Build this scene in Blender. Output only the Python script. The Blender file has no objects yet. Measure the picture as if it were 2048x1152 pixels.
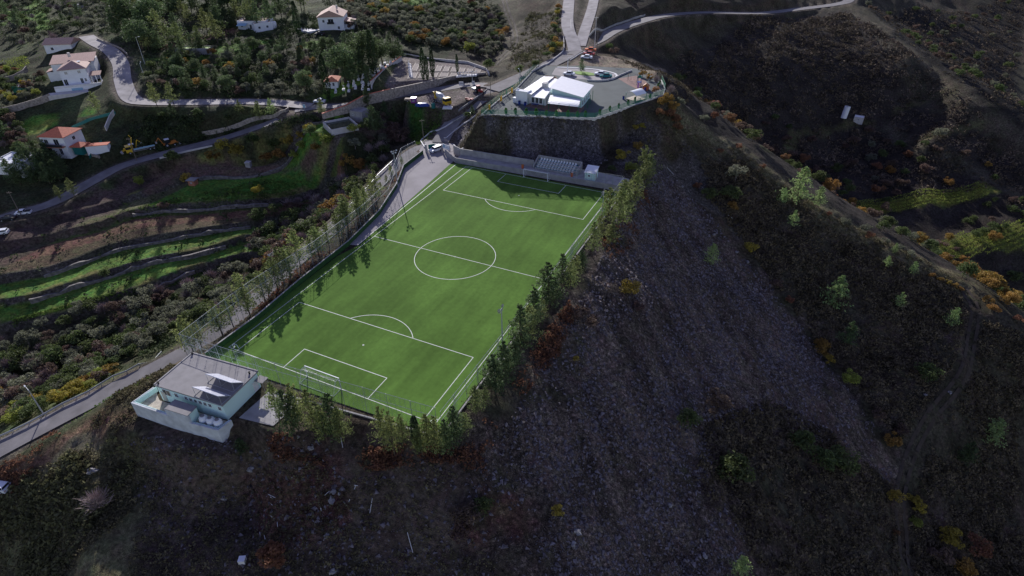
import bpy, math, random
import numpy as np
from mathutils import Matrix, Vector
sc = bpy.context.scene
COL = sc.collection
rnd = random.Random(7)
RG = np.random.default_rng(11)
# ---------------------------------------------------------------- camera
FPX = 1224.46                                   # focal length in pixels of the 2048 px wide photograph
CAM = np.array([63.298, -100.080, 73.072])
YAW, PITCH, ROLL = -0.456176, -0.607680, -0.015179
def cam_axes():
    cy, sy, cp, sp = math.cos(YAW), math.sin(YAW), math.cos(PITCH), math.sin(PITCH)
    f = np.array([sy*cp, cy*cp, sp]); r = np.array([cy, -sy, 0.0]); u = np.cross(r, f)
    c, s = math.cos(ROLL), math.sin(ROLL)
    return c*r+s*u, -s*r+c*u, f
CR, CU, CF = cam_axes()
cd = bpy.data.cameras.new('camera'); cam = bpy.data.objects.new('camera', cd); COL.objects.link(cam)
cd.sensor_width = 36.0; cd.lens = 36.0*FPX/2048.0; cd.clip_start = 0.5; cd.clip_end = 4000
cam.matrix_world = Matrix(((CR[0], CU[0], -CF[0], CAM[0]), (CR[1], CU[1], -CF[1], CAM[1]), (CR[2], CU[2], -CF[2], CAM[2]), (0, 0, 0, 1)))
sc.camera = cam
# ---------------------------------------------------------------- light
SUN_EL, SUN_AZ = math.radians(22.0), math.atan2(-16.1, 18.7)      # sun behind the scene, far left
w = bpy.data.worlds.new('World'); sc.world = w; w.use_nodes = True
nt = w.node_tree; bg = nt.nodes['Background']
sky = nt.nodes.new('ShaderNodeTexSky'); sky.sky_type = 'NISHITA'; sky.sun_disc = False
sky.sun_elevation = SUN_EL; sky.sun_rotation = SUN_AZ; sky.altitude = 900; sky.dust_density = 0.6
hs = nt.nodes.new('ShaderNodeHueSaturation'); hs.inputs['Saturation'].default_value = .98; hs.inputs['Hue'].default_value = .538; nt.links.new(sky.outputs[0], hs.inputs['Color']); nt.links.new(hs.outputs[0], bg.inputs[0]); bg.inputs[1].default_value = 0.115
sl = bpy.data.lights.new('sun', 'SUN'); sl.energy = 5.0; sl.angle = math.radians(0.53); sl.color = (1.0, 0.96, 0.94)
so = bpy.data.objects.new('sun', sl); COL.objects.link(so)
sd = Vector((math.sin(SUN_AZ)*math.cos(SUN_EL), math.cos(SUN_AZ)*math.cos(SUN_EL), math.sin(SUN_EL)))
so.rotation_euler = sd.to_track_quat('Z', 'Y').to_euler(); so.location = (0, 0, 150)
vs = sc.view_settings; vs.view_transform = 'Standard'; vs.look = 'None'; vs.gamma = 1; vs.use_curve_mapping = False
vs.exposure = 0.3
# ---------------------------------------------------------------- surveying helpers
def W(u, v, z):                                  # the point at height z that the photograph shows at (u, v)
    d = CF*FPX + CR*(u-1024) - CU*(v-576)
    return CAM + (z-CAM[2])/d[2]*d
def smooth(a, b, x):
    t = np.clip((x-a)/(b-a+1e-12), 0, 1); return t*t*(3-2*t)
def hash2(ix, iy, s=0):
    n = (ix.astype(np.int64)*374761393 + iy.astype(np.int64)*668265263 + s*974634777) & 0x7fffffff
    n = ((n ^ (n >> 13))*1274126177) & 0x7fffffff
    return ((n ^ (n >> 16)) & 0xffff)/65535.0
def vnoise(x, y, s=0):
    ix, iy = np.floor(x), np.floor(y); fx, fy = x-ix, y-iy
    fx = fx*fx*(3-2*fx); fy = fy*fy*(3-2*fy)
    a, b, c, d = hash2(ix, iy, s), hash2(ix+1, iy, s), hash2(ix, iy+1, s), hash2(ix+1, iy+1, s)
    return (a*(1-fx)+b*fx)*(1-fy) + (c*(1-fx)+d*fx)*fy - 0.5
def fbm(x, y, s=0, o=3):
    r = 0; a = 1.0
    for k in range(o): r = r + a*vnoise(x, y, s+k*17); x = x*2.03+5.1; y = y*2.03-3.7; a *= 0.5
    return r
def inpoly(P, poly):
    x, y = P[..., 0], P[..., 1]; ins = np.zeros(x.shape, bool); n = len(poly)
    for i in range(n):
        x1, y1 = poly[i][:2]; x2, y2 = poly[(i+1) % n][:2]
        if y1 == y2: continue
        ins ^= ((y1 > y) != (y2 > y)) & (x < (x2-x1)*(y-y1)/(y2-y1)+x1)
    return ins
def segdist(P, pl, closed=False):               # distance to a polyline, and its z there
    best = np.full(P.shape[:-1], 1e9); bz = np.zeros(P.shape[:-1]); n = len(pl)
    for i in range(n if closed else n-1):
        a = np.array(pl[i], float); b = np.array(pl[(i+1) % n], float); e = b[:2]-a[:2]
        L2 = e@e+1e-9; t = np.clip(((P-a[:2])@e)/L2, 0, 1)
        d = np.linalg.norm(P-a[:2]-t[..., None]*e, axis=-1)
        m = d < best; best = np.where(m, d, best)
        if len(a) > 2: bz = np.where(m, a[2]+t*(b[2]-a[2]), bz)
    return best, bz
def catmull(pts, step=1.5):
    pts = [np.array(p, float) for p in pts]; out = []
    P = [2*pts[0]-pts[1]]+pts+[2*pts[-1]-pts[-2]]
    for i in range(1, len(P)-2):
        n = max(2, int(np.linalg.norm(P[i+1]-P[i])/step))
        for k in range(n):
            t = k/n
            out.append(0.5*((2*P[i])+(-P[i-1]+P[i+1])*t+(2*P[i-1]-5*P[i]+4*P[i+1]-P[i+2])*t*t+(-P[i-1]+3*P[i]-3*P[i+1]+P[i+2])*t**3))
    out.append(pts[-1]); return np.array(out)
# ---------------------------------------------------------------- where the roads and platforms lie
def WL(l): return [W(*q) for q in l]
ROADS = {
 'valley_road': (WL([(-70,470,-14),(0,437,-12),(101,407,-10.5),(178,366,-9),(241,333,-7.5),(325,308,-6),(431,281,-4),(510,256,-1),(575,232,2),(610,217,3.2)]), 5.2),
 'village_road': (WL([(620,212,3.4),(560,206,3.6),(500,203,4),(400,204,4.6),(300,204,5.2),(262,196,5.8),(246,162,7.5),(241,127,9.5),(222,102,11),(193,86,12),(172,72,12.5)]), 6.0),
 'cemetery_road': (WL([(590,220,3),(640,213,3.6),(690,211,4.2),(728,203,4.8),(805,190,5.6),(881,178,6.6),(932,170,7.3),(970,170,7.8),(1000,174,8.2)]), 5.0),
 'gate_road': (WL([(1000,170,8.2),(985,186,7.5),(957,203,6),(932,222,4.2),(911,238,3),(893,262,1.2),(880,285,0.2)]), 5.5),
 'ridge_road': (WL([(985,180,8),(1015,166,8.8),(1058,147,10),(1100,128,11.3),(1128,114,12.2),(1150,100,12.8),(1193,81,12.4),(1228,61,11),(1279,43,9),(1330,31,6.5),(1406,25,3),(1520,26,-2),(1597,18,-5),(1675,8,-8),(1700,-2,-8),(1708,-30,-6)]), 6.6),
 'mountain_road': (WL([(1150,102,12.8),(1145,82,14),(1135,50,16),(1137,10,18),(1142,-25,20)]), 5.2),
 'side_lane': (WL([(1160,92,13.2),(1170,60,15),(1183,20,17),(1192,-20,19)]), 4.6),
 'perimeter_road': (WL([(862,292,0),(838,297,-.2),(808,318,-.6),(754,369,-1.8),(700,425,-3),(607,508,-4.8),(540,572,-5.6),(482,628,-6.2),(405,684,-6.8),(330,727,-7.4),(228,778,-8.4),(127,830,-9.2),(0,897,-10),(-90,950,-11)]), 4.6),
}
for k in list(ROADS): ROADS[k] = (catmull(ROADS[k][0], 2.0), ROADS[k][1])
PITCH_POLY = [(24.6,-44.6),(24.6,52.5),(-27.5,52.5),(-33,57),(-43,54.5),(-41.5,49.5),(-39.6,47.7),(-38.6,36.2),(-33.2,24.8),(-28.1,9.5),(-25.7,-5.7),(-25.0,-23.5),(-23.8,-36.2),(-24.0,-51),(-24,-60.2),(-7.5,-58.8),(-7,-57),(1,-57),(6,-51),(14,-48.4),(23,-47.2)]
KG_POLY = [(-22.8,56.6),(-18,58.6),(-1,63.6),(8.9,67.2),(21.6,96.4),(20.5,103),(17,112),(5,123),(-3,121),(-14,119),(-24,114.5),(-29,113),(-24.2,84),(-24.4,73)]
COURT_POLY = [(-26.4,-63.2),(-26.2,-59),(-22,-58.5),(-8,-57),(-7.4,-61),(-10,-62.6)]
LOT_POLY = [tuple(W(*q)[:2]) for q in [(830,199,5.6),(880,188,6.4),(950,176,7.4),(985,180,7.8),(975,186,7.2),(945,200,6),(915,214,5.5),(890,222,5.2),(850,218,5),(815,208,5)]]
CEM_POLY = [tuple(W(*q)[:2]) for q in [(806,108,9.2),(860,118,9.2),(935,122,9.2),(975,136,8.7),(977,148,8.4),(930,152,8.4),(850,165,8.4),(780,180,8.4),(760,184,8.4)]]
# ---------------------------------------------------------------- terrain heights: surveyed points
CP = [  # (u, v, z)
 (1325,205,6),(1400,240,3),(1480,295,-4),(1560,357,-10),(1650,422,-15),(1790,492,-22),(1870,530,-26),(1935,575,-29),(1965,620,-30),(2048,668,-34),(2120,730,-40),(1330,330,-3),(1260,340,-.5),(1400,400,-11),(1480,490,-19),(1560,590,-27),(1640,700,-35),(1780,940,-47),(1400,700,-19),(1200,900,-13),(1024,1152,-12),(1500,1152,-30),(1650,1152,-42),(1800,1152,-52),(600,1152,-11.5),(200,1152,-10.5),(0,1152,-22),(-60,1152,-28),(0,1040,-17),(-60,1060,-20),(0,980,-13),(150,1000,-9),(220,930,-7),(80,960,-10.6),(100,1100,-14.5),(700,1000,-6),(1300,500,-8),(2048,1152,-66),(1200,600,-4),(1100,800,-6),(1000,950,-6),(850,1000,-6),(500,960,-8),(300,940,-7),(450,1060,-11),(850,1100,-10),(1250,750,-11),(1350,950,-21),(1550,900,-31),(1300,1100,-22),(1650,1000,-39),
 (1600,470,-18),(1700,560,-26),(1750,700,-35),(1850,700,-35),(1850,850,-43),(1900,780,-40),(1950,650,-32.5),(1930,750,-38),(1860,830,-42),(1815,920,-46.5),(1800,1010,-50),(1812,1100,-55),(2000,800,-46),(2048,900,-56),(1950,1000,-58),(1500,380,-10),(1560,430,-15),(1440,310,-5),(1390,300,-2),
 # behind the first spur: the vineyard valley
 (1450,240,-30),(1520,290,-42),(1600,340,-50),(1700,385,-52),(1800,440,-56),(1900,500,-60),(1990,560,-66),(2048,600,-72),(1665,402,-52),(1985,385,-50),(1850,395,-51),(1980,500,-58),(2048,470,-56),(1920,440,-57),(1800,420,-55),(1560,290,-42),(1650,260,-40),(1690,238,-36),(1600,200,-28),(1560,120,-14),(1500,60,-6),(1400,60,-4),(1350,120,-8),(1450,180,-20),(1600,60,-8),(1650,130,-18),(1700,180,-27),(1300,70,3),(1235,88,8),(1265,72,6),(1280,130,3),(1350,170,-5),
 (1711,14,-8),(1765,50,-10),(1822,98,-14),(1863,130,-18),(1907,172,-22),(1974,223,-28),(2048,276,-35),(2130,330,-42),(1850,200,-30),(1900,260,-35),(1780,250,-39),(1850,286,-39),(1950,333,-45),(2048,388,-51),(1800,310,-47),(1900,370,-51),(1800,150,-20),(1750,90,-13),(1690,40,-9),(1670,100,-14),(2000,300,-41),
 (1800,40,-24),(1880,100,-34),(1940,150,-40),(2000,200,-48),(2048,230,-54),(1900,20,-30),(2048,60,-40),(2048,0,-30),(1800,-10,-14),(1400,0,10),(1550,-10,4),(1300,10,15),(1240,20,16),
 # left valley and the terraces
 (760,275,-2.5),(700,330,-12),(620,400,-21),(550,470,-26),(480,560,-29),(330,640,-31),(150,720,-33),(0,780,-35),(-60,800,-36),(640,440,-18),(560,520,-20),(470,610,-20),(380,660,-20),(280,710,-21),(160,780,-23),(0,850,-24),
 (660,315,-10),(520,350,-13),(400,365,-13),(300,400,-14),(170,440,-15.5),(60,480,-17),(0,505,-18),(520,412,-18),(400,430,-17.5),(250,455,-17.5),(130,500,-19),(0,545,-20.5),(480,465,-21.5),(350,490,-21),(228,512,-21.5),(86,556,-22.5),(0,590,-24),(452,505,-24.5),(330,540,-24.5),(160,585,-25.5),(0,630,-27),(480,525,-27),(300,585,-28),(150,632,-29),(0,655,-30),(560,300,-8),(450,320,-9),(300,350,-11),(150,400,-13),(0,470,-14.5),(640,280,-3.5),(700,265,-1),(800,240,-2),
 (640,260,0),(760,225,2),(840,235,0),(880,225,3),(560,262,-2.5),(850,265,-1),(820,285,-3),
 (480,235,2.5),(400,232,2.5),(300,232,2),(250,250,0),(220,290,-3),(120,285,-3),(60,320,-5.5),(30,335,-6),(70,240,0),(0,300,-5),(0,230,1),(-60,360,-9),(60,370,-9),(140,340,-8),(100,400,-11),
 (140,160,6),(100,120,8),(60,60,8),(0,100,5),(0,0,9),(-80,-20,9),(-80,150,3),(180,110,10),(190,160,5),(50,175,4),(0,190,3),(280,100,11),(300,150,8),(350,60,13),(300,0,14),(400,130,8),(480,150,7.5),(520,50,13),(470,90,11),(600,100,10),(600,160,6.5),(680,60,13),(650,-10,17),(500,-10,16),(720,150,8.5),(700,185,6),(850,60,12),(900,20,14),(850,-10,17),(780,90,10.5),(1000,60,9),(1020,100,8.5),(960,90,9),(1080,60,12),(1080,100,11),(1050,0,16),(1000,-10,15),(1100,20,15),(1010,135,8.5),(1060,120,10.5),
 (445,888,-2.6),(380,872,-2.5),(300,848,-2.4),(262,832,-2.2),(480,875,-2.2),
 (980,240,6),(950,260,3),(920,300,1.5),(1190,262,3),(1250,300,2.5),(1120,300,2.5),(1000,300,2.5),(1180,300,2),(1230,230,8),(1290,215,8),(1250,260,5),
]
def lift(q):                                     # left valley: shallower below the valley road
    return (q[0], q[1], -9+(q[2]+9)*.6) if q[0] < 790 and 300 <= q[1] < 900 and q[2] < -9 and not (q[0] < 560 and q[1] > 905) else q
base = [tuple(W(*lift(q))) for q in CP]
for zz, poly in ((0, PITCH_POLY), (11.5, KG_POLY)):
    for i in range(len(poly)):
        a, b = np.array(poly[i]), np.array(poly[(i+1) % len(poly)]); n = max(1, int(np.linalg.norm(b-a)/14))
        for k in range(n): p = a+(b-a)*k/n; base.append((p[0], p[1], zz))
base += [(0, y, 0) for y in (-30, 0, 30)]
for pl, wd in ROADS.values():
    for p in pl[::5]: base.append(tuple(p))
base += [(-700,600,40),(-350,600,35),(0,700,45),(300,900,0),(700,700,-40),(600,100,-110),(500,-300,-150),(200,-300,-130),(63,-130,-48),(63,-105,-34),(150,-60,-70),(200,40,-80),(-100,-300,-90),(-400,-300,-60),(-700,-200,-30),(-700,200,0),(-250,-100,-30),(-120,-120,-34),(-60,-110,-24),(0,-115,-26),(-20,-160,-50)]
base = np.array(base)
keep = []
for i in range(len(base)):
    if all((base[i, 0]-base[j, 0])**2+(base[i, 1]-base[j, 1])**2 > 4 for j in keep): keep.append(i)
base = base[keep]
def phi(r2): return -np.sqrt(r2+16.0)
B = base[:, :2]; n = len(B)
K = phi(((B[:, None]-B[None])**2).sum(-1)) + np.eye(n)*0.02
A = np.zeros((n+3, n+3)); A[:n, :n] = K; A[:n, n] = 1; A[n, :n] = 1; A[:n, n+1:] = B/100; A[n+1:, :n] = B.T/100
sol = np.linalg.solve(A, np.concatenate([base[:, 2], [0, 0, 0]]))
def rbf(X, Y):
    s = np.full(X.shape, sol[n]) + sol[n+1]*X/100 + sol[n+2]*Y/100
    for i in range(n): s += sol[i]*phi((X-B[i, 0])**2+(Y-B[i, 1])**2)
    return s
def axis(segs):
    o = [segs[0][0]]
    for a, b, st in segs:
        m = max(1, int(round((b-a)/st))); o += [a+(b-a)*(k+1)/m for k in range(m)]
    return np.array(o)
GX = axis([(-700,-330,10),(-330,-175,2.2),(-175,132,0.95),(132,300,2.4),(300,700,12)])
GY = axis([(-300,-120,9),(-120,128,0.95),(128,360,2.3),(360,900,11)])
XX, YY = np.meshgrid(GX, GY); P2 = np.stack([XX, YY], -1)
ZZ = rbf(XX, YY)
rough = fbm(XX/9, YY/9, 3, 4)*1.3 + fbm(XX/2.2, YY/2.2, 9, 2)*0.35
flat = np.ones_like(ZZ)
STK = fbm((XX*.745-YY*.667)/26, (XX*.667+YY*.745)/1.9, 55, 3)      # slide tracks running down the scree
STKM = smooth(26, 34, XX)*(1-smooth(70, 90, YY))
rough = rough + STK*.9*STKM
def ridge(nm): return ROADS[nm]
# stepped terraces below the valley road
TW = [  # terrace walls, from the top down: (u, v, z at the wall foot)
 [(-60,470,-16.5),(60,455,-15.5),(170,425,-14.5),(270,395,-13.2),(398,358,-13),(520,347,-12.6),(600,326,-12),(662,304,-11)],
 [(-60,520,-20),(60,490,-18.5),(210,455,-17.8),(254,436,-17),(330,425,-17),(400,419,-17),(520,408,-17.5),(600,390,-18)],
 [(-60,585,-23.5),(0,568,-22.8),(86,550,-22),(160,526,-21.4),(228,501,-21),(350,479,-21),(480,456,-21),(540,440,-22)],
 [(-60,625,-26.5),(0,612,-26),(60,602,-25.6),(162,571,-25),(267,540,-24.6),(380,516,-24.4),(452,496,-24.2),(500,480,-24.5)],
 [(-60,668,-30),(0,655,-29.6),(150,632,-28.8),(220,606,-28.4),(300,581,-27.8),(390,545,-27.4),(480,520,-27)]]
TWW = [np.array(WL([lift(q) for q in l])) for l in TW]
tp = []
for k, l in enumerate(TWW):
    for q in catmull(l, 9.0): tp.append((q[0], q[1], k+1.0))
tp = np.array(tp)
TM = (XX < -40) & (XX > -260) & (YY > -110) & (YY < 60)
tX, tY = XX[TM], YY[TM]; num = np.zeros(tX.shape); den = num.copy()
Kt = -np.sqrt(((tp[:, None, :2]-tp[None, :, :2])**2).sum(-1)+4)+np.eye(len(tp))*.05
At = np.zeros((len(tp)+1,)*2); At[:-1, :-1] = Kt; At[-1, :-1] = 1; At[:-1, -1] = 1
st = np.linalg.solve(At, np.append(tp[:, 2], 0)); T = np.full(tX.shape, st[-1])
for i in range(len(tp)): T += st[i]*-np.sqrt((tX-tp[i, 0])**2+(tY-tp[i, 1])**2+4)
TT = np.full(XX.shape, -9.0); TT[TM] = T
tmask = smooth(0.3, 0.9, TT)*(1-smooth(5.35, 5.6, TT))*(1-smooth(-62, -54, XX+0.35*YY))
fr = TT-np.floor(TT)
ZZ = ZZ + tmask*1.7*(fr-0.5-smooth(0.86, 1.0, fr)*1.0 + 0.0)*np.where(TT > 0, 1, 0)*1.0
flat = flat*(1-0.75*tmask*(fr < .85))
# platforms
def platform(poly, z, out, soft, inner=0.0):
    global ZZ, flat
    d, _ = segdist(P2, poly, True); ins = inpoly(P2, poly); sdist = np.where(ins, -d, d)
    k = 1-smooth(out, out+soft, sdist)
    ZZ = ZZ*(1-k)+z*k; flat = flat*(1-(1-smooth(out+soft*.5, out+soft*1.5+1, sdist)))
platform(CEM_POLY, 8.4, 0.3, 1.5)
platform([(-80,47),(-67,47),(-66,57),(-69,65),(-77,65),(-80,57)], 1.3, 0.0, 9.0)
for nm, (pl, wd) in ROADS.items():
    bb = (XX > pl[:, 0].min()-18) & (XX < pl[:, 0].max()+18) & (YY > pl[:, 1].min()-18) & (YY < pl[:, 1].max()+18)
    d, z = segdist(P2[bb], [tuple(q) for q in pl]); fw = 1.6 if nm == 'perimeter_road' else 2.4
    k = 1-smooth(wd/2+fw*.55, wd/2+fw*.55+3.0, d); ZZ[bb] = ZZ[bb]*(1-k)+(z-0.16)*k
    flat[bb] = flat[bb]*smooth(wd/2+2, wd/2+(13 if nm == 'ridge_road' else 6), d)
platform(KG_POLY, 11.42, 0.0, 3.0)
# the gentle slope on which the lorries stand
d, _ = segdist(P2, LOT_POLY, True); ins = inpoly(P2, LOT_POLY); k = 1-smooth(0, 3, np.where(ins, -d, d))
LOTZ = 5.0+0.085*np.clip((YY-62), 0, 34)
ZZ = ZZ*(1-k)+LOTZ*k; flat = flat*(1-k)
platform([(-27.5,-65.5),(-27,-58),(-6,-57.5),(-5.3,-62.5),(-10,-64.6)], -2.1, 0.0, 3.0)
platform(PITCH_POLY, -0.12, 0.2, 1.2)
platform(COURT_POLY, -1.0, -1.9, 0.7)
edge = smooth(0, 1, flat)
ZZ = ZZ + rough*flat*np.clip(np.where(XX > -60, 1.0, 0.6), 0, 1)
def H(x, y):                                     # ground height by bilinear lookup
    x = np.asarray(x, float); y = np.asarray(y, float)
    i = np.clip(np.searchsorted(GX, x)-1, 0, len(GX)-2); j = np.clip(np.searchsorted(GY, y)-1, 0, len(GY)-2)
    fx = np.clip((x-GX[i])/(GX[i+1]-GX[i]), 0, 1); fy = np.clip((y-GY[j])/(GY[j+1]-GY[j]), 0, 1)
    return (ZZ[j, i]*(1-fx)+ZZ[j, i+1]*fx)*(1-fy)+(ZZ[j+1, i]*(1-fx)+ZZ[j+1, i+1]*fx)*fy
def hit(u, v):                                   # where the sight line through (u, v) meets the ground
    d = CF*FPX + CR*(u-1024) - CU*(v-576); zs = np.arange(34, -130, -0.2)
    t = (zs-CAM[2])/d[2]; Q = CAM+t[:, None]*d
    b = H(Q[:, 0], Q[:, 1]) >= zs; i = int(np.argmax(b)) if b.any() else len(zs)-1
    if i > 0:
        g0 = zs[i-1]-H(Q[i-1, 0], Q[i-1, 1]); g1 = zs[i]-H(Q[i, 0], Q[i, 1]); s = g0/(g0-g1+1e-9); q = Q[i-1]+(Q[i]-Q[i-1])*s
    else: q = Q[0]
    return np.array([q[0], q[1], float(H(q[0], q[1]))])
def hitpoly(l): return [tuple(hit(*q)[:2]) for q in l]
# ================================================================ materials
MATS = {}
def mat(name, col, rough=0.8, metal=0.0, var=0.0, vscale=1.0, bump=0.0, bscale=5.0, emit=None, rand=0.0, transl=0.0, spec=0.3):
    if name in MATS: return MATS[name]
    m = bpy.data.materials.new(name); m.use_nodes = True; nt = m.node_tree; N = nt.nodes; L = nt.links
    b = N['Principled BSDF']; b.inputs['Roughness'].default_value = rough; b.inputs['Metallic'].default_value = metal
    b.inputs['Specular IOR Level'].default_value = spec
    b.inputs['Base Color'].default_value = (*col, 1); src = None
    if var or bump or rand:
        tc = N.new('ShaderNodeTexCoord')
    if var or rand:
        hsv = N.new('ShaderNodeHueSaturation'); hsv.inputs['Color'].default_value = (*col, 1)
        no = N.new('ShaderNodeTexNoise'); no.inputs['Scale'].default_value = vscale; no.inputs['Detail'].default_value = 5
        L.new(tc.outputs['Object'], no.inputs['Vector'])
        mr = N.new('ShaderNodeMapRange'); mr.inputs[1].default_value = .3; mr.inputs[2].default_value = .7
        mr.inputs[3].default_value = 1-var; mr.inputs[4].default_value = 1+var
        L.new(no.outputs[0], mr.inputs[0]); last = mr.outputs[0]
        if rand:
            oi = N.new('ShaderNodeObjectInfo'); r2 = N.new('ShaderNodeMapRange'); r2.inputs[3].default_value = 1-rand; r2.inputs[4].default_value = 1+rand
            L.new(oi.outputs['Random'], r2.inputs[0]); mu = N.new('ShaderNodeMath'); mu.operation = 'MULTIPLY'
            L.new(last, mu.inputs[0]); L.new(r2.outputs[0], mu.inputs[1]); last = mu.outputs[0]
            r3 = N.new('ShaderNodeMapRange'); r3.inputs[3].default_value = .5-rand*.07; r3.inputs[4].default_value = .5+rand*.05
            wn = N.new('ShaderNodeTexWhiteNoise'); wn.noise_dimensions = '1D'; L.new(oi.outputs['Random'], wn.inputs[1]); L.new(wn.outputs[0], r3.inputs[0]); L.new(r3.outputs[0], hsv.inputs['Hue'])
        L.new(last, hsv.inputs['Value']); L.new(hsv.outputs[0], b.inputs['Base Color']); src = hsv.outputs[0]
    if bump:
        n2 = N.new('ShaderNodeTexNoise'); n2.inputs['Scale'].default_value = bscale; n2.inputs['Detail'].default_value = 4
        L.new(tc.outputs['Object'], n2.inputs['Vector'])
        bp = N.new('ShaderNodeBump'); bp.inputs['Strength'].default_value = bump; bp.inputs['Distance'].default_value = 0.1
        L.new(n2.outputs[0], bp.inputs['Height']); L.new(bp.outputs[0], b.inputs['Normal'])
    if transl:
        tr = N.new('ShaderNodeBsdfTranslucent'); mx = N.new('ShaderNodeMixShader'); mx.inputs[0].default_value = transl
        if src: L.new(src, tr.inputs[0])
        else: tr.inputs[0].default_value = (*col, 1)
        L.new(b.outputs[0], mx.inputs[1]); L.new(tr.outputs[0], mx.inputs[2]); L.new(mx.outputs[0], N['Material Output'].inputs[0])
    MATS[name] = m; return m
def netmat(name, col, cover):                    # wire mesh: cell pattern with real holes
    m = bpy.data.materials.new(name); m.use_nodes = True; nt = m.node_tree; N = nt.nodes; L = nt.links
    b = N['Principled BSDF']; b.inputs['Base Color'].default_value = (*col, 1); b.inputs['Roughness'].default_value = .5
    tc = N.new('ShaderNodeTexCoord'); vo = N.new('ShaderNodeTexVoronoi'); vo.feature = 'DISTANCE_TO_EDGE'; vo.inputs['Scale'].default_value = 12; vo.inputs['Randomness'].default_value = .15
    L.new(tc.outputs['Object'], vo.inputs['Vector'])
    lt = N.new('ShaderNodeMath'); lt.operation = 'LESS_THAN'; lt.inputs[1].default_value = cover; L.new(vo.outputs['Distance'], lt.inputs[0])
    tr = N.new('ShaderNodeBsdfTransparent'); mx = N.new('ShaderNodeMixShader')
    L.new(lt.outputs[0], mx.inputs[0]); L.new(tr.outputs[0], mx.inputs[1]); L.new(b.outputs[0], mx.inputs[2]); L.new(mx.outputs[0], N['Material Output'].inputs[0])
    MATS[name] = m; return m
def terrain_mat():
    m = bpy.data.materials.new('hillside'); m.use_nodes = True; nt = m.node_tree; N = nt.nodes; L = nt.links
    b = N['Principled BSDF']; b.inputs['Roughness'].default_value = .95; b.inputs['Specular IOR Level'].default_value = .1
    at = N.new('ShaderNodeAttribute'); at.attribute_name = 'cover'
    ar = N.new('ShaderNodeAttribute'); ar.attribute_name = 'stony'
    tc = N.new('ShaderNodeTexCoord')
    def noise(s, d=5, r=.6):
        n = N.new('ShaderNodeTexNoise'); n.inputs['Scale'].default_value = s; n.inputs['Detail'].default_value = d; n.inputs['Roughness'].default_value = r
        L.new(tc.outputs['Object'], n.inputs['Vector']); return n.outputs[0]
    def mr(x, a, b_, c, d):
        q = N.new('ShaderNodeMapRange'); L.new(x, q.inputs[0])
        for i, v in enumerate((a, b_, c, d)): q.inputs[i+1].default_value = v
        return q.outputs[0]
    def ma(op, x, y):
        q = N.new('ShaderNodeMath'); q.operation = op
        for i, v in enumerate((x, y)):
            if isinstance(v, (int, float)): q.inputs[i].default_value = v
            else: L.new(v, q.inputs[i])
        return q.outputs[0]
    n1 = noise(.12, 6); n2 = noise(1.3, 6, .7); n3 = noise(.5, 4)
    val = ma('MULTIPLY', mr(n1, .3, .7, .6, 1.45), mr(n2, .3, .7, .3, 1.8))
    vo = N.new('ShaderNodeTexVoronoi'); vo.inputs['Scale'].default_value = 2.2; L.new(tc.outputs['Object'], vo.inputs['Vector'])
    vo2 = N.new('ShaderNodeTexVoronoi'); vo2.inputs['Scale'].default_value = 6.5; L.new(tc.outputs['Object'], vo2.inputs['Vector'])
    sx = N.new('ShaderNodeSeparateColor'); L.new(vo.outputs['Color'], sx.inputs[0])
    sx2 = N.new('ShaderNodeSeparateColor'); L.new(vo2.outputs['Color'], sx2.inputs[0])
    st = ma('MULTIPLY', mr(ma('POWER', sx.outputs[0], 3.0), 0, 1, .8, 1.9), mr(ma('POWER', sx2.outputs[0], 2.0), 0, 1, .7, 1.9))
    mixv = N.new('ShaderNodeMix'); mixv.data_type = 'FLOAT'; L.new(ar.outputs['Fac'], mixv.inputs[0]); mixv.inputs[2].default_value = 1.0; L.new(st, mixv.inputs[3])
    val = ma('MULTIPLY', val, mixv.outputs[0])
    hsv = N.new('ShaderNodeHueSaturation'); L.new(at.outputs['Color'], hsv.inputs['Color']); L.new(val, hsv.inputs['Value'])
    L.new(mr(n3, .3, .7, .455, .54), hsv.inputs['Hue']); L.new(hsv.outputs[0], b.inputs['Base Color'])
    h = ma('ADD', ma('MULTIPLY', n2, .9), ma('MULTIPLY', ma('MULTIPLY', vo2.outputs['Distance'], ar.outputs['Fac']), 1.2))
    bp = N.new('ShaderNodeBump'); bp.inputs['Strength'].default_value = .8; bp.inputs['Distance'].default_value = .5
    L.new(h, bp.inputs['Height']); L.new(bp.outputs[0], b.inputs['Normal'])
    return m
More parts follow.
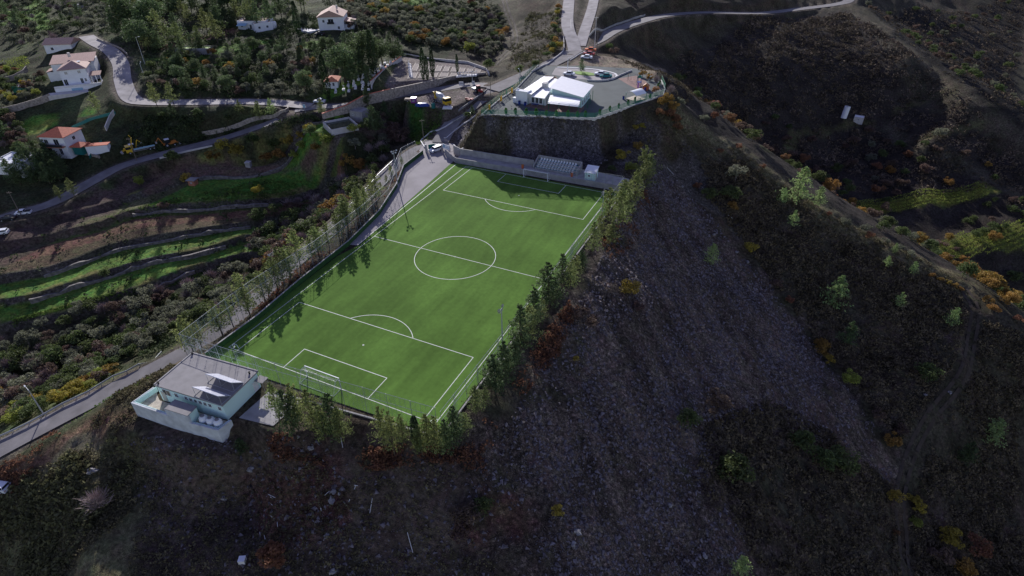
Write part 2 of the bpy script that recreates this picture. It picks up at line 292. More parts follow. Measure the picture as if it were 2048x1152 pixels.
def turf_mat():
    m = bpy.data.materials.new('artificial_turf'); m.use_nodes = True; nt = m.node_tree; N = nt.nodes; L = nt.links
    b = N['Principled BSDF']; b.inputs['Roughness'].default_value = .95; b.inputs['Specular IOR Level'].default_value = .05
    tc = N.new('ShaderNodeTexCoord'); mp = N.new('ShaderNodeMapping'); mp.inputs['Scale'].default_value = (.35, .045, 1); mp.inputs['Rotation'].default_value = (0, 0, .25)
    L.new(tc.outputs['Object'], mp.inputs[0])
    n = N.new('ShaderNodeTexNoise'); n.inputs['Scale'].default_value = 1; n.inputs['Detail'].default_value = 7; n.inputs['Roughness'].default_value = .65; L.new(mp.outputs[0], n.inputs['Vector'])
    n2 = N.new('ShaderNodeTexNoise'); n2.inputs['Scale'].default_value = .06; n2.inputs['Detail'].default_value = 4; L.new(tc.outputs['Object'], n2.inputs['Vector'])
    n3 = N.new('ShaderNodeTexNoise'); n3.inputs['Scale'].default_value = 1.2; n3.inputs['Detail'].default_value = 6; L.new(tc.outputs['Object'], n3.inputs['Vector'])
    def ramp(x, lo, hi):
        q = N.new('ShaderNodeMapRange'); q.inputs[1].default_value = .3; q.inputs[2].default_value = .7; q.inputs[3].default_value = lo; q.inputs[4].default_value = hi; L.new(x, q.inputs[0]); return q.outputs[0]
    a = N.new('ShaderNodeMath'); a.operation = 'MULTIPLY'; L.new(ramp(n.outputs[0], .80, 1.2), a.inputs[0]); L.new(ramp(n2.outputs[0], .76, 1.24), a.inputs[1])
    c = N.new('ShaderNodeMath'); c.operation = 'MULTIPLY'; L.new(a.outputs[0], c.inputs[0]); L.new(ramp(n3.outputs[0], .9, 1.1), c.inputs[1])
    hsv = N.new('ShaderNodeHueSaturation'); hsv.inputs['Color'].default_value = (.088, .168, .032, 1); L.new(c.outputs[0], hsv.inputs['Value']); L.new(hsv.outputs[0], b.inputs['Base Color'])
    return m
# ================================================================ mesh helpers
class MB:
    def __init__(s): s.v = []; s.f = []
    def add(s, vs, fs):
        o = len(s.v); s.v += [tuple(map(float, p)) for p in vs]; s.f += [tuple(i+o for i in f) for f in fs]; return s
    def box(s, c, d, rz=0.0, top=1.0, rx=0.0):    # centre, size; top = taper of the upper face
        x, y, z = d[0]/2, d[1]/2, d[2]/2; cs, sn = math.cos(rz), math.sin(rz); vs = []
        for k, t in ((-z, 1), (z, top)):
            for a, b in ((-x, -y), (x, -y), (x, y), (-x, y)):
                px, py, pz = a*t, b*t, k
                if rx: py, pz = py*math.cos(rx)-pz*math.sin(rx), py*math.sin(rx)+pz*math.cos(rx)
                vs.append((c[0]+px*cs-py*sn, c[1]+px*sn+py*cs, c[2]+pz))
        return s.add(vs, [(3,2,1,0),(4,5,6,7),(0,1,5,4),(1,2,6,5),(2,3,7,6),(3,0,4,7)])
    def prism(s, poly, z0, z1):
        n = len(poly); g = lambda z, i: z[i] if hasattr(z, '__len__') else z
        vs = [(p[0], p[1], g(z0, i)) for i, p in enumerate(poly)]+[(p[0], p[1], g(z1, i)) for i, p in enumerate(poly)]
        return s.add(vs, [tuple(range(n))[::-1], tuple(range(n, 2*n))]+[(i, (i+1) % n, n+(i+1) % n, n+i) for i in range(n)])
    def tube(s, a, b, r, n=6, r2=None):
        a, b = Vector(a), Vector(b); q = (b-a).to_track_quat('Z', 'Y'); r2 = r if r2 is None else r2; vs = []
        for p, rr in ((a, r), (b, r2)):
            for i in range(n): vs.append(p+q@Vector((rr*math.cos(2*math.pi*i/n), rr*math.sin(2*math.pi*i/n), 0)))
        return s.add(vs, [tuple(range(n))[::-1], tuple(range(n, 2*n))]+[(i, (i+1) % n, n+(i+1) % n, n+i) for i in range(n)])
    def lathe(s, prof, n=14, c=(0, 0, 0)):        # profile (r, z) round the z axis
        vs = [(c[0]+r*math.cos(2*math.pi*i/n), c[1]+r*math.sin(2*math.pi*i/n), c[2]+z) for r, z in prof for i in range(n)]
        fs = [(k*n+i, k*n+(i+1) % n, (k+1)*n+(i+1) % n, (k+1)*n+i) for k in range(len(prof)-1) for i in range(n)]
        fs += [tuple(range(n))[::-1], tuple(range((len(prof)-1)*n, len(prof)*n))]
        return s.add(vs, fs)
    def wallstrip(s, pl, h, t, zoff=0.0, base=-0.6):   # wall along a polyline of (x, y, z); h above it, base below
        pl = [np.array(p, float) for p in pl]; n = len(pl); vs = []
        for i, p in enumerate(pl):
            d = pl[min(i+1, n-1)][:2]-pl[max(i-1, 0)][:2]; d = d/(np.linalg.norm(d)+1e-9); nn = np.array([-d[1], d[0]])*t/2
            hh = h[i] if hasattr(h, '__len__') else h
            for sx, z in ((1, base), (1, hh), (-1, hh), (-1, base)): vs.append((p[0]+nn[0]*sx, p[1]+nn[1]*sx, p[2]+z+zoff))
        fs = [(i*4+k, i*4+(k+1) % 4, i*4+4+(k+1) % 4, i*4+4+k) for i in range(n-1) for k in range(4)]+[(0, 1, 2, 3), (n*4-1, n*4-2, n*4-3, n*4-4)]
        return s.add(vs, fs)
    def build(s, name, m, parent=None, loc=None, rz=0.0, smooth_=False):
        me = bpy.data.meshes.new(name); me.from_pydata(s.v, [], s.f); me.validate(); me.update()
        if m: me.materials.append(MATS[m] if isinstance(m, str) else m)
        if smooth_: me.polygons.foreach_set('use_smooth', [True]*len(me.polygons))
        o = bpy.data.objects.new(name, me); COL.objects.link(o)
        if parent: o.parent = parent
        if loc is not None: o.location = tuple(float(q) for q in loc)
        if rz: o.rotation_euler[2] = rz
        return o
def npmesh(name, V, F, m, smooth_=False):
    me = bpy.data.meshes.new(name); V = np.asarray(V, np.float32); F = np.asarray(F, np.int32); k = F.shape[1]
    me.vertices.add(len(V)); me.vertices.foreach_set('co', V.ravel()); me.loops.add(F.size); me.loops.foreach_set('vertex_index', F.ravel())
    me.polygons.add(len(F)); me.polygons.foreach_set('loop_start', np.arange(0, F.size, k, dtype=np.int32)); me.polygons.foreach_set('loop_total', np.full(len(F), k, np.int32))
    if smooth_: me.polygons.foreach_set('use_smooth', np.ones(len(F), bool))
    me.update(calc_edges=True)
    if m: me.materials.append(MATS[m] if isinstance(m, str) else m)
    return me
def tag(o, label=None, cat=None, group=None, kind=None):
    if label: o['label'] = label
    if cat: o['category'] = cat
    if group: o['group'] = group
    if kind: o['kind'] = kind
    return o
def thing(name, label, cat, loc, rz=0.0, group=None):
    o = bpy.data.objects.new(name, None); COL.objects.link(o); o.empty_display_size = .3
    o.location = tuple(float(q) for q in loc); o.rotation_euler[2] = rz
    return tag(o, label, cat, group)
def dup(o, loc=None, rz=None, s=None, label=None, group=None):
    def cp(q, par):
        c = q.copy(); COL.objects.link(c); c.parent = par
        for ch in q.children: cp(ch, c)
        return c
    r = cp(o, None)
    if loc is not None: r.location = tuple(float(q) for q in loc)
    if rz is not None: r.rotation_euler[2] = rz
    if s is not None: r.scale = s if hasattr(s, '__len__') else (s, s, s)
    if label: r['label'] = label
    if group: r['group'] = group
    return r
def obj(name, me, parent=None, loc=None):
    o = bpy.data.objects.new(name, me); COL.objects.link(o)
    if parent: o.parent = parent
    if loc is not None: o.location = tuple(float(q) for q in loc)
    return o
def ribbon(name, pl, wd, m, dz=0.0, drape=False, off=0.0):
    vs = []; pl = np.asarray(pl); n = len(pl); cols = 5
    for i in range(n):
        d = pl[min(i+1, n-1), :2]-pl[max(i-1, 0), :2]; d = d/np.linalg.norm(d); nn = np.array([-d[1], d[0]])
        ww = wd[i] if hasattr(wd, '__len__') else wd
        for k in range(cols):
            q = pl[i, :2]+nn*(off+ww*(k/(cols-1)-.5)); z = float(H(*q))+dz if drape else pl[i, 2]+dz
            vs.append((q[0], q[1], z))
    fs = [(i*cols+k, i*cols+k+1, (i+1)*cols+k+1, (i+1)*cols+k) for i in range(n-1) for k in range(cols-1)]
    fs = [f[::-1] for f in fs]
    o = MB().add(vs, fs).build(name, m); return tag(o, kind='structure')
# ================================================================ the ground sheet
ny, nx = ZZ.shape
V = np.stack([XX.ravel(), YY.ravel(), ZZ.ravel()], -1)
idx = np.arange(nx*ny).reshape(ny, nx)
F = np.stack([idx[:-1, :-1].ravel(), idx[:-1, 1:].ravel(), idx[1:, 1:].ravel(), idx[1:, :-1].ravel()], -1)
tm = terrain_mat(); me = npmesh('hillside', V, F, tm, True)
C = np.zeros((ny, nx, 3)); C[:] = (.052, .047, .032); S = np.full((ny, nx), .25)
C[XX+.2*YY < -48] = (.036, .043, .020)
n_a = fbm(XX/14, YY/14, 21, 4); n_b = fbm(XX/5, YY/5, 31, 3)
def paint(mask, col, stony=None, k=1.0):
    kk = (mask*k)[..., None]; C[:] = C*(1-kk)+np.array(col)*kk
    if stony is not None: S[:] = S*(1-mask*k)+stony*mask*k
def zone(px, col, stony=None, soft=1.5, jit=3.0, k=1.0, world=False):
    poly = px if world else hitpoly(px); d, _ = segdist(P2, poly, True); ins = inpoly(P2, poly)
    sdist = np.where(ins, -d, d)+jit*n_b*1.6; paint(1-smooth(-soft, soft, sdist), col, stony, k)
left = XX+0.1*YY < -45
paint(smooth(-.1, .5, n_a), (.075, .058, .040), .35)
paint(smooth(.0, .5, n_b)*.8, (.040, .038, .022), .1)
GRASS = (.075, .150, .022); DRY = (.16, .145, .07); RED = (.115, .062, .042); SCREE = (.096, .076, .062)
# village side: lighter grass and soil between the trees
paint(smooth(-40, -70, XX+.2*YY)*smooth(-.1, .4, n_a)*.6, (.055, .09, .025), .05)
paint(smooth(-40, -70, XX+.2*YY)*smooth(.2, .6, -n_b)*.4, (.09, .07, .045), .1)
# the scree fan
zone([(1245,372),(1330,335),(1390,400),(1440,450),(1540,570),(1640,700),(1790,930),(1780,965),(1640,880),(1530,830),(1430,860),(1420,960),(1500,1080),(1480,1200),(960,1200),(930,960),(1010,850),(1050,750),(1130,650),(1200,520)], SCREE, 1.0, 3.5, 9.0)
zone([(1330,330),(1310,240),(1250,250),(1215,330),(1240,380)], (.085,.075,.068), .8)
C *= (1+(STK*.8*STKM*S)[..., None])
paint(smooth(.05, .5, fbm((XX*.745-YY*.667)/18, (XX*.667+YY*.745)/4, 91, 3))*STKM*.75, (.085,.062,.048), .3)
zone([(1380,290),(1330,330),(1420,430),(1480,480),(1440,400)], (.08,.072,.065), .7)
zone([(1700,60),(1640,70),(1700,180),(1740,190),(1790,150)], (.09,.08,.085), .8)
zone([(1640,90),(1580,130),(1690,200),(1760,190)], (.07,.06,.065), .8)
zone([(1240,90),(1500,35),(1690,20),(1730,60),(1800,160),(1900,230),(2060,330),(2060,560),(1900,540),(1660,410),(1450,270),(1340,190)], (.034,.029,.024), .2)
zone([(1730,10),(2060,-20),(2060,260),(1900,160),(1800,80)], (.022,.020,.017), .2)  # hillside behind the second crest: shadow and dark scrub put into the ground colour
# cliff under the kindergarten
zone([(920,240),(970,232),(1190,255),(1250,330),(1160,330),(1040,300),(915,295)], (.125,.115,.12), .9)
# the spill below the changing rooms
zone([(230,890),(470,880),(900,900),(960,1000),(960,1180),(330,1180),(260,1000)], (.085,.066,.051), .25, 2, 5)
zone([(-60,1010),(200,880),(260,880),(240,1180),(-60,1200)], (.11,.105,.055), .3, 2, 4)
zone([(-60,1000),(0,930),(130,870),(230,800),(270,830),(180,900),(60,960)], (.13,.085,.055), .4, 1, 2)
zone([(0,1040),(100,920),(200,850),(200,900),(60,1010)], (.12,.11,.07), .35, 1, 2)
for a in [(560,1000,60),(1000,1000,50),(640,960,40)]: zone([(a[0]-a[2],a[1]-40),(a[0]+a[2],a[1]-30),(a[0]+a[2],a[1]+80),(a[0]-a[2],a[1]+70)], (.10,.06,.045), .6)
# lit rims of the spurs, sunlight put into a paler ground colour
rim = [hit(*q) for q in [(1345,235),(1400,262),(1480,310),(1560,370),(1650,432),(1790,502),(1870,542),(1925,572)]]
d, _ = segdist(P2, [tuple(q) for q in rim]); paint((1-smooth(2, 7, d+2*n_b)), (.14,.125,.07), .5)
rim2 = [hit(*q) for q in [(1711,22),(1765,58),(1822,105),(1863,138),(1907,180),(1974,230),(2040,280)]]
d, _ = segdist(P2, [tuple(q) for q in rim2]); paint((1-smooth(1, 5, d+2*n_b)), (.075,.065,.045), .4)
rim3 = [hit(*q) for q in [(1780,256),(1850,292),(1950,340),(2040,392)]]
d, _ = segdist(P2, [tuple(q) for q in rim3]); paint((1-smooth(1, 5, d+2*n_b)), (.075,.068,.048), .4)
# terraces: what grows on each tread
tk = np.floor(TT); tmk = (TT > 0.55) & (TT < 5.3) & (XX+0.35*YY < -52)
riser = tmk & (fr > .80); paint(riser*1.0, (.085,.075,.06), .6)
for k, col in ((1, (.085,.185,.028)), (2, (.135,.075,.05)), (3, (.085,.165,.028)), (4, (.09,.175,.028)), (5, (.05,.045,.03))):
    paint(((tk == k) & tmk & (fr <= .80))*1.0, col, .05, .9)
paint((tmk & (tk != 2) & (fr > .62) & (fr <= .84))*smooth(-.2, .3, n_b), (.16,.15,.05), .1)
paint((tmk & (tk == 2) & (fr > .5) & (fr <= .84))*1.0, (.070,.065,.036), .3, .7)
paint((tmk & (tk == 2) & (fr < .14))*1.0, (.065,.10,.025), .1, .8)
paint(tmk*smooth(.05, .45, n_b), (.062,.080,.028), .15, .35)
paint((tmk & (tk == 1) & (XX < -112))*1.0, (.10,.08,.05), .2, .8)
paint((tmk & (XX < -122) & (tk <= 2))*1.0, (.075,.06,.045), .2, .8)
zone([(300,330),(450,310),(640,285),(660,300),(520,342),(400,352),(290,385)], (.12,.085,.06), .1)
zone([(0,470),(110,425),(260,345),(300,360),(200,430),(60,500),(-20,520)], (.075,.055,.045), .2)
# lawns, fields, dirt places
zone([(20,262),(60,235),(118,222),(112,250),(50,272)], (.10,.20,.03), 0, .8, 1)
zone([(55,262),(92,238),(112,240),(70,270)], (.21,.25,.05), 0, .8, 1)
zone([(160,232),(175,215),(195,215),(190,228)], (.10,.22,.03), 0, .8, 1)
for l in [[(0,24),(60,20),(62,26),(0,30)],[(0,34),(62,30),(64,36),(0,42)],[(0,44),(50,42),(50,48),(0,52)],[(70,0),(110,60),(80,70),(40,0)],[(300,118),(400,105),(520,78),(530,88),(420,118),(320,126)],[(370,140),(430,128),(490,115),(480,122),(400,145)],[(600,82),(650,78),(660,95),(610,98)],[(760,0),(860,2),(862,14),(770,12)],[(500,85),(560,75),(560,85),(500,98)],[(640,190),(700,160),(720,168),(650,200)]]:
    zone(l, (.10,.19,.03), 0, 1.0, 2.5)
zone([(300,150),(330,148),(335,160),(300,160)], (.14,.10,.08), .1)
zone([(300,95),(480,55),(480,62),(330,100)], (.13,.075,.05), .1)
paint(inpoly(P2, LOT_POLY)*1.0, (.15,.125,.11), .2)
zone([(810,215),(850,225),(880,230),(850,262),(830,270)], (.035,.085,.018), .1)
paint(inpoly(P2, CEM_POLY)*1.0, (.17,.145,.13), .1)
zone([(700,230),(800,215),(815,225),(800,260),(760,270),(710,262)], (.11,.085,.065), .2)
zone([(1020,60),(1120,20),(1125,100),(1050,125),(1005,100)], (.062,.054,.042), .4)
zone([(1005,0),(1040,0),(1035,60),(1040,90),(1010,130),(985,130),(1010,80)], (.10,.09,.06), .3)
zone([(1180,112),(1240,118),(1330,140),(1310,158),(1250,150),(1140,134),(1150,120)], (.20,.165,.12), .3, .8, 1)
zone([(970,185),(1010,165),(1060,146),(1075,150),(985,205)], (.15,.12,.08), .3, .8, 1)
# grassy tracks across the far right valley
for l in [[(1520,292),(1580,262),(1680,246),(1750,243),(1750,250),(1600,272),(1530,303)],[(1780,225),(1860,190),(1915,178),(1912,184),(1860,200),(1790,232)],[(1830,275),(1900,255),(1980,240),(1980,248),(1850,285)]]:
    zone(l, (.075,.072,.035), .1, 1.0, 2)
zone([tuple(W(*q)[:2]) for q in [(1660,404,-51),(1790,392,-51),(1960,377,-51),(1992,390,-51),(1900,402,-52),(1690,420,-53)]], (.13,.14,.03), .1, world=True)
zone([tuple(W(*q)[:2]) for q in [(1820,500,-59),(1920,475,-58),(2060,458,-57),(2060,505,-60),(1960,515,-61),(1870,525,-62)]], (.10,.11,.03), .1, world=True)
for nm, (pl, wd) in ROADS.items():
    d, _ = segdist(P2, [tuple(q) for q in pl]); paint(1-smooth(wd/2+.5, wd/2+2.4, d+1.5*n_b), (.12,.10,.08), .3, .8)
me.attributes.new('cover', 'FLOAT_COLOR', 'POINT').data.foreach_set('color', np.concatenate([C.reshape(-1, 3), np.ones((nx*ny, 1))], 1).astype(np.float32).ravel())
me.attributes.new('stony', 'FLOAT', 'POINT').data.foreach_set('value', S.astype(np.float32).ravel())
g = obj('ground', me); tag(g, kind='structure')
# ================================================================ roads
mat('asphalt', (.185,.175,.175), .9, var=.22, vscale=.35, bump=.15, bscale=8); mat('old_asphalt', (.30,.28,.275), .9, var=.25, vscale=.3)
mat('court_asphalt', (.27,.25,.255), .9, var=.15, vscale=.2); mat('yard_asphalt', (.085,.10,.10), .9, var=.15, vscale=.25)
mat('concrete', (.33,.32,.31), .85, var=.2, vscale=.6, bump=.1); mat('pale_concrete', (.52,.50,.48), .8, var=.12, vscale=1)
mat('dirt', (.052,.041,.032), .95, var=.3, vscale=.6, bump=.3); mat('white_paint', (.72,.72,.70), .6, var=.08, vscale=2)
for nm, (pl, wd) in ROADS.items():
    ribbon(nm, pl, wd, 'old_asphalt' if nm in ('village_road', 'mountain_road', 'side_lane') else 'asphalt', dz={'valley_road':0, 'village_road':.012, 'cemetery_road':.024, 'gate_road':.036, 'ridge_road':.048, 'mountain_road':.06, 'side_lane':.072, 'perimeter_road':.03}[nm])
for nm, px in (('dirt_track', [(1925,575),(1945,605),(1948,650),(1928,745),(1862,832),(1818,920),(1800,1010),(1806,1080),(1815,1160)]),
               ('farm_track', [(988,130),(1012,108),(1030,82),(1026,52),(1014,22),(1005,-8)])):
    pl = catmull([hit(*q) for q in px], 2.0)
    for s_ in (-1, 1): ribbon(nm, pl, .85, 'dirt', .07, True, s_*.95)
def flatpoly(name, poly, z, m, kind='structure'):
    return tag(MB().add([(p[0], p[1], z) for p in poly], [tuple(range(len(poly)))]).build(name, m), kind=kind)
flatpoly('gate_forecourt', [(-43,54.5),(-41.5,49.5),(-39.4,47.7),(-38.4,36.2),(-33,24.8),(-28,9.5),(-25.5,-5.7),(-23.2,-5),(-27.6,47.2),(-27.4,51.5),(-33,57)], 0.0, 'court_asphalt')
flatpoly('gate_apron', WL([(845,282,.1),(872,266,.1),(900,246,.1),(935,240,.1),(930,262,.1),(918,285,.1),(905,303,.1),(858,303,.1)]), .06, 'old_asphalt')
flatpoly('service_yard', [(-7.2,-50.6),(-7.2,-57.2),(-.9,-56.2),(-.6,-50.2)], .0, 'concrete')
flatpoly('kindergarten_yard', KG_POLY, 11.5, 'yard_asphalt')
# ================================================================ pitch
MATS['turf'] = turf_mat()
flatpoly('pitch_turf', [(24.2,-44.3),(24.2,45.7),(-25.6,45.7),(-27.4,44.5),(-23.0,-4.6),(-24.6,-11),(-24.0,-36.2),(-23.2,-48.9),(22.9,-46.9)], .03, 'turf')
mat('line_paint', (.62,.65,.58), .7, var=.12, vscale=1.5)
lm = MB(); LW = .13; HL, HW = 44.93, 22.3
def ln(x1, y1, x2, y2, w_=LW):
    a, b = np.array([x1, y1]), np.array([x2, y2]); d = (b-a)/np.linalg.norm(b-a); nn = np.array([-d[1], d[0]])*w_/2; e = d*w_/2*0
    lm.add([(*(a-nn-e), .045), (*(b-nn+e), .045), (*(b+nn+e), .045), (*(a+nn-e), .045)], [(0, 1, 2, 3)])
def arc(cx, cy, r, a0, a1, n=64):
    for i in range(n):
        t, u = a0+(a1-a0)*i/n, a0+(a1-a0)*(i+1)/n
        lm.add([(cx+(r+s_)*math.cos(q), cy+(r+s_)*math.sin(q), .045) for q, s_ in ((t, -LW/2), (t, LW/2), (u, LW/2), (u, -LW/2))], [(0, 1, 2, 3)])
h_ = LW/2
for s_ in (-1, 1):
    ln(s_*HW, -HL-h_, s_*HW, HL+h_); ln(-HW+h_, s_*HL, HW-h_, s_*HL)
    for hw, dp in ((20.16, 16.5), (9.16, 5.5)):
        for q in (-1, 1): ln(q*hw, s_*(HL-h_), q*hw, s_*(HL-dp-h_))
        ln(-hw+h_, s_*(HL-dp), hw-h_, s_*(HL-dp))
    al = math.acos(5.5/9.15); c = -s_*math.pi/2
    arc(0, s_*(HL-11), 9.15, c-al, c+al, 28)
    arc(0, s_*(HL-11), .12, 0, 2*math.pi, 10)
    for q in (-1, 1):
        a0 = {(1, 1): math.pi, (1, -1): math.pi/2, (-1, -1): 0, (-1, 1): -math.pi/2}[(q, s_)]; arc(q*HW, s_*HL, 1.0, a0, a0+math.pi/2, 8)
ln(-HW+h_, 0, HW-h_, 0); arc(0, 0, 9.15, 0, 2*math.pi, 96); arc(0, 0, .12, 0, 2*math.pi, 10)
ln(-25.7, 45.0, -23.4, -5, .18)
tag(lm.build('pitch_markings', 'line_paint'), kind='structure')
# ================================================================ plants
mat('bark', (.10,.075,.055), .95, var=.25, vscale=3); mat('grey_bark', (.20,.18,.17), .95, var=.2, vscale=3)
LEAF = dict(pine=(.20,.24,.085), dark_pine=(.10,.145,.062), cypress=(.035,.06,.025), olive=(.17,.18,.12), green=(.095,.13,.045), bright=(.26,.30,.06),
            yellow=(.34,.28,.05), amber=(.30,.19,.05), rust=(.24,.125,.065), russet=(.15,.105,.08), twig=(.28,.22,.21), thuja=(.06,.17,.03), lime=(.27,.37,.14))
for k, c in LEAF.items(): mat('leaf_'+k, c, .7, var=.35, vscale=.9, rand=.22, transl=.35 if k != 'twig' else 0, spec=.2)
def tris(cent, size, up=.3, stretch=1.0):        # one small folded leaf cluster (2 triangles) per centre
    n = len(cent); d = RG.normal(size=(n, 3)); d[:, 2] += up; d /= np.linalg.norm(d, axis=1)[:, None]
    a = np.cross(d, RG.normal(size=(n, 3))); a /= np.linalg.norm(a, axis=1)[:, None]; b = np.cross(d, a)
    s = (size*(.6+.8*RG.random(n)))[:, None] if np.isscalar(size) else size[:, None]*(.6+.8*RG.random(n))[:, None]
    V = np.stack([cent-a*s*stretch, cent+b*s*.6+d*s*.2, cent+a*s*stretch, cent-b*s*.6+d*s*.2], 1).reshape(-1, 3)
    i = np.arange(n)*4; return V, np.stack([i, i+1, i+2, i+3], 1)
def ball(c, r, n, shell=.55, sq=1.0):
    d = RG.normal(size=(n, 3)); d /= np.linalg.norm(d, axis=1)[:, None]; rr = shell+(1-shell)*RG.random(n)**.6
    q = d*rr[:, None]*r; q[:, 2] *= sq; return np.array(c)+q
def dome(n, lobes, r, h, z0, dens=1.0, sz=.17):  # broad crown from many uneven clumps
    cs = []
    for i in range(lobes):
        a = RG.random()*6.28; q = RG.random()**.5*.72*r; zz = z0+h*(.25+.6*RG.random()*(1-(q/r)**2*.6))
        rr = r*(.22+.26*RG.random()); cs.append(ball((q*math.cos(a), q*math.sin(a), zz), rr, max(4, int(n/lobes)), .5, .75))
    c = np.concatenate(cs); return tris(c, sz)
def pine_crown(n, r, h, z0, sz=.2, gap=.35, lean=0.0):
    cs = []; tiers = int(7+h*1.1)
    for t in range(tiers):
        f = t/(tiers-1.0); z = z0+(h-z0)*f; R = r*(1-f)**.75*(.75+.5*RG.random())+.12*r
        nb = 5 if f < .8 else 3; a0 = RG.random()*6.28
        for k in range(nb):
            if RG.random() < gap*.6: continue
            a = a0+k*6.283/nb+RG.normal()*.3; L = R*(.6+.6*RG.random()); m = max(4, int(n/(tiers*nb)))
            s = RG.random(m)**.7; p = np.stack([np.cos(a)*s*L, np.sin(a)*s*L, z+s*L*.35], 1)
            cs.append(p+RG.normal(size=(m, 3))*np.array([.13, .13, .10])*L*(.5+s[:, None]*.6)+.04)
    c = np.concatenate(cs); return tris(c, sz, .5, 1.3)
def column_crown(n, r, h, z0=.2, sz=.14):
    f = RG.random(n)**.85; R = r*np.sin(np.clip(np.pi*(f*.93+.05), 0, np.pi))**.55*(.72+.35*RG.random(n)); a = RG.random(n)*6.283
    R = R*(.85+.2*np.sin(a*3+f*9)); return tris(np.stack([np.cos(a)*R, np.sin(a)*R, z0+f*h], 1), sz, .8, 1.4)
def bare_crown(n, r, h, z0, sz=.5):
    V = []; F = []
    for i in range(n):
        a = RG.random()*6.28; e = .35+1.1*RG.random(); L = r*(.5+.6*RG.random()); s = RG.random()*.7
        p = np.array([math.cos(a)*math.cos(e)*L*s, math.sin(a)*math.cos(e)*L*s, z0+h*.55*s*math.sin(e)*1.3])
        d = np.array([math.cos(a+RG.normal()*.6)*math.cos(e), math.sin(a+RG.normal()*.6)*math.cos(e), math.sin(e)+.15]); q = p+d*sz*r*(.4+.4*RG.random())
        w_ = np.cross(d, RG.normal(size=3)); w_ = w_/np.linalg.norm(w_)*.028; k = len(V); V += [p-w_, p+w_, q+w_*.3, q-w_*.3]; F.append((k, k+1, k+2, k+3))
    return np.array(V), np.array(F)
def trunk(h, r, limbs, reach, lean=.05, z1=None):
    m = MB(); pts = [Vector((0, 0, -.5))]
    for k in range(1, 5): pts.append(Vector((RG.normal()*lean*k, RG.normal()*lean*k, h*k/4)))
    for k in range(4): m.tube(pts[k], pts[k+1], r*(1-.2*k), 6, r*(1-.2*(k+1)))
    for i in range(limbs):
        f = .35+.6*i/max(1, limbs); k = min(3, int(f*4)); p = pts[k].lerp(pts[k+1], f*4-k); a = i*2.4+RG.random()
        q = p+Vector((math.cos(a), math.sin(a), .45))*reach*(1.1-.7*f)*(.7+.4*RG.random()); m.tube(p, q, r*.35, 4, r*.12)
    return m
PLANT = {}                                       # kind -> list of (crown mesh, trunk mesh)
def kind(name, crowns, trunks, leaf, bark='bark'):
    PLANT[name] = []
    for (V, F), t in zip(crowns, trunks):
        me_ = bpy.data.meshes.new('trunk'); me_.from_pydata(t.v, [], t.f); me_.materials.append(MATS[bark]); PLANT[name].append((npmesh('crown', V, F, 'leaf_'+leaf), me_))
# all templates about one metre-true at scale 1
for nm, lf, n, r, h, z0 in (('pine', 'pine', 1400, 2.0, 7.0, 1.5), ('dark_pine', 'dark_pine', 2600, 2.1, 7.0, .8), ('lime_pine', 'lime', 1200, 1.9, 5.5, .5)):
    kind(nm, [pine_crown(n, r, h, z0, .135, .35 if nm == 'pine' else .15) for _ in range(4)], [trunk(h*.93, .11, 12, r*.75) for _ in range(4)], lf)
kind('cypress', [column_crown(1500, .95, 8.2) for _ in range(3)], [trunk(7.5, .12, 4, .3) for _ in range(3)], 'cypress')
kind('thuja', [column_crown(420, .52, 1.9, .1, .12) for _ in range(3)], [trunk(1.5, .05, 2, .2) for _ in range(3)], 'thuja')
for nm, lf, lobes in (('olive', 'olive', 12), ('green', 'green', 14), ('bright', 'bright', 13), ('yellow', 'yellow', 12), ('amber', 'amber', 12), ('rust', 'rust', 11), ('russet', 'russet', 11)):
    kind(nm, [dome(1100, lobes, 2.2, 3.0, .7, sz=.17) for _ in range(4)], [trunk(2.6, .12, 7, 1.7, .08) for _ in range(4)], lf, 'grey_bark' if nm in ('olive',) else 'bark')
kind('big_green', [dome(3000, 26, 3.6, 6.2, 1.6, sz=.2) for _ in range(3)], [trunk(6, .22, 9, 2.8, .1) for _ in range(3)], 'dark_pine')
kind('bare', [bare_crown(650, 2.4, 3.6, .6) for _ in range(3)], [trunk(2.4, .10, 9, 1.9, .08) for _ in range(3)], 'twig', 'grey_bark')
NAMES = dict(pine=('pine_tree', 'pine tree'), dark_pine=('pine_tree', 'pine tree'), lime_pine=('pine_tree', 'pine tree'), cypress=('cypress_tree', 'cypress'), thuja=('thuja_tree', 'conifer'), olive=('olive_tree', 'olive tree'), green=('leafy_tree', 'tree'), bright=('leafy_tree', 'tree'), yellow=('autumn_tree', 'autumn tree'), amber=('autumn_tree', 'autumn tree'), rust=('leafy_bush', 'bush'), russet=('leafy_bush', 'bush'), big_green=('broad_tree', 'tree'), bare=('bare_tree', 'bare tree'))
TREES = []
SPOTS = []
def tree(k, p, s, label, group=None, zs=1.0, tilt=0.0):
    nm, cat = NAMES[k]; c, t = rnd.choice(PLANT[k]); s = s*(.93+.14*rnd.random())
    o = thing(nm, label, cat, (p[0], p[1], p[2]-.05), rnd.random()*6.28, group); o.scale = (s, s, s*zs*(.92+.16*rnd.random()))
    o.rotation_euler[0] = (rnd.random()-.5)*.08+tilt; obj('crown', c, o); obj('trunk', t, o); SPOTS.append((p[0], p[1])); return o
ORD = ['first', 'second', 'third', 'fourth', 'fifth', 'sixth', 'seventh', 'eighth', 'ninth', 'tenth', 'eleventh', 'twelfth', 'thirteenth', 'fourteenth', 'fifteenth', 'sixteenth', 'seventeenth', 'eighteenth', 'nineteenth', 'twentieth']
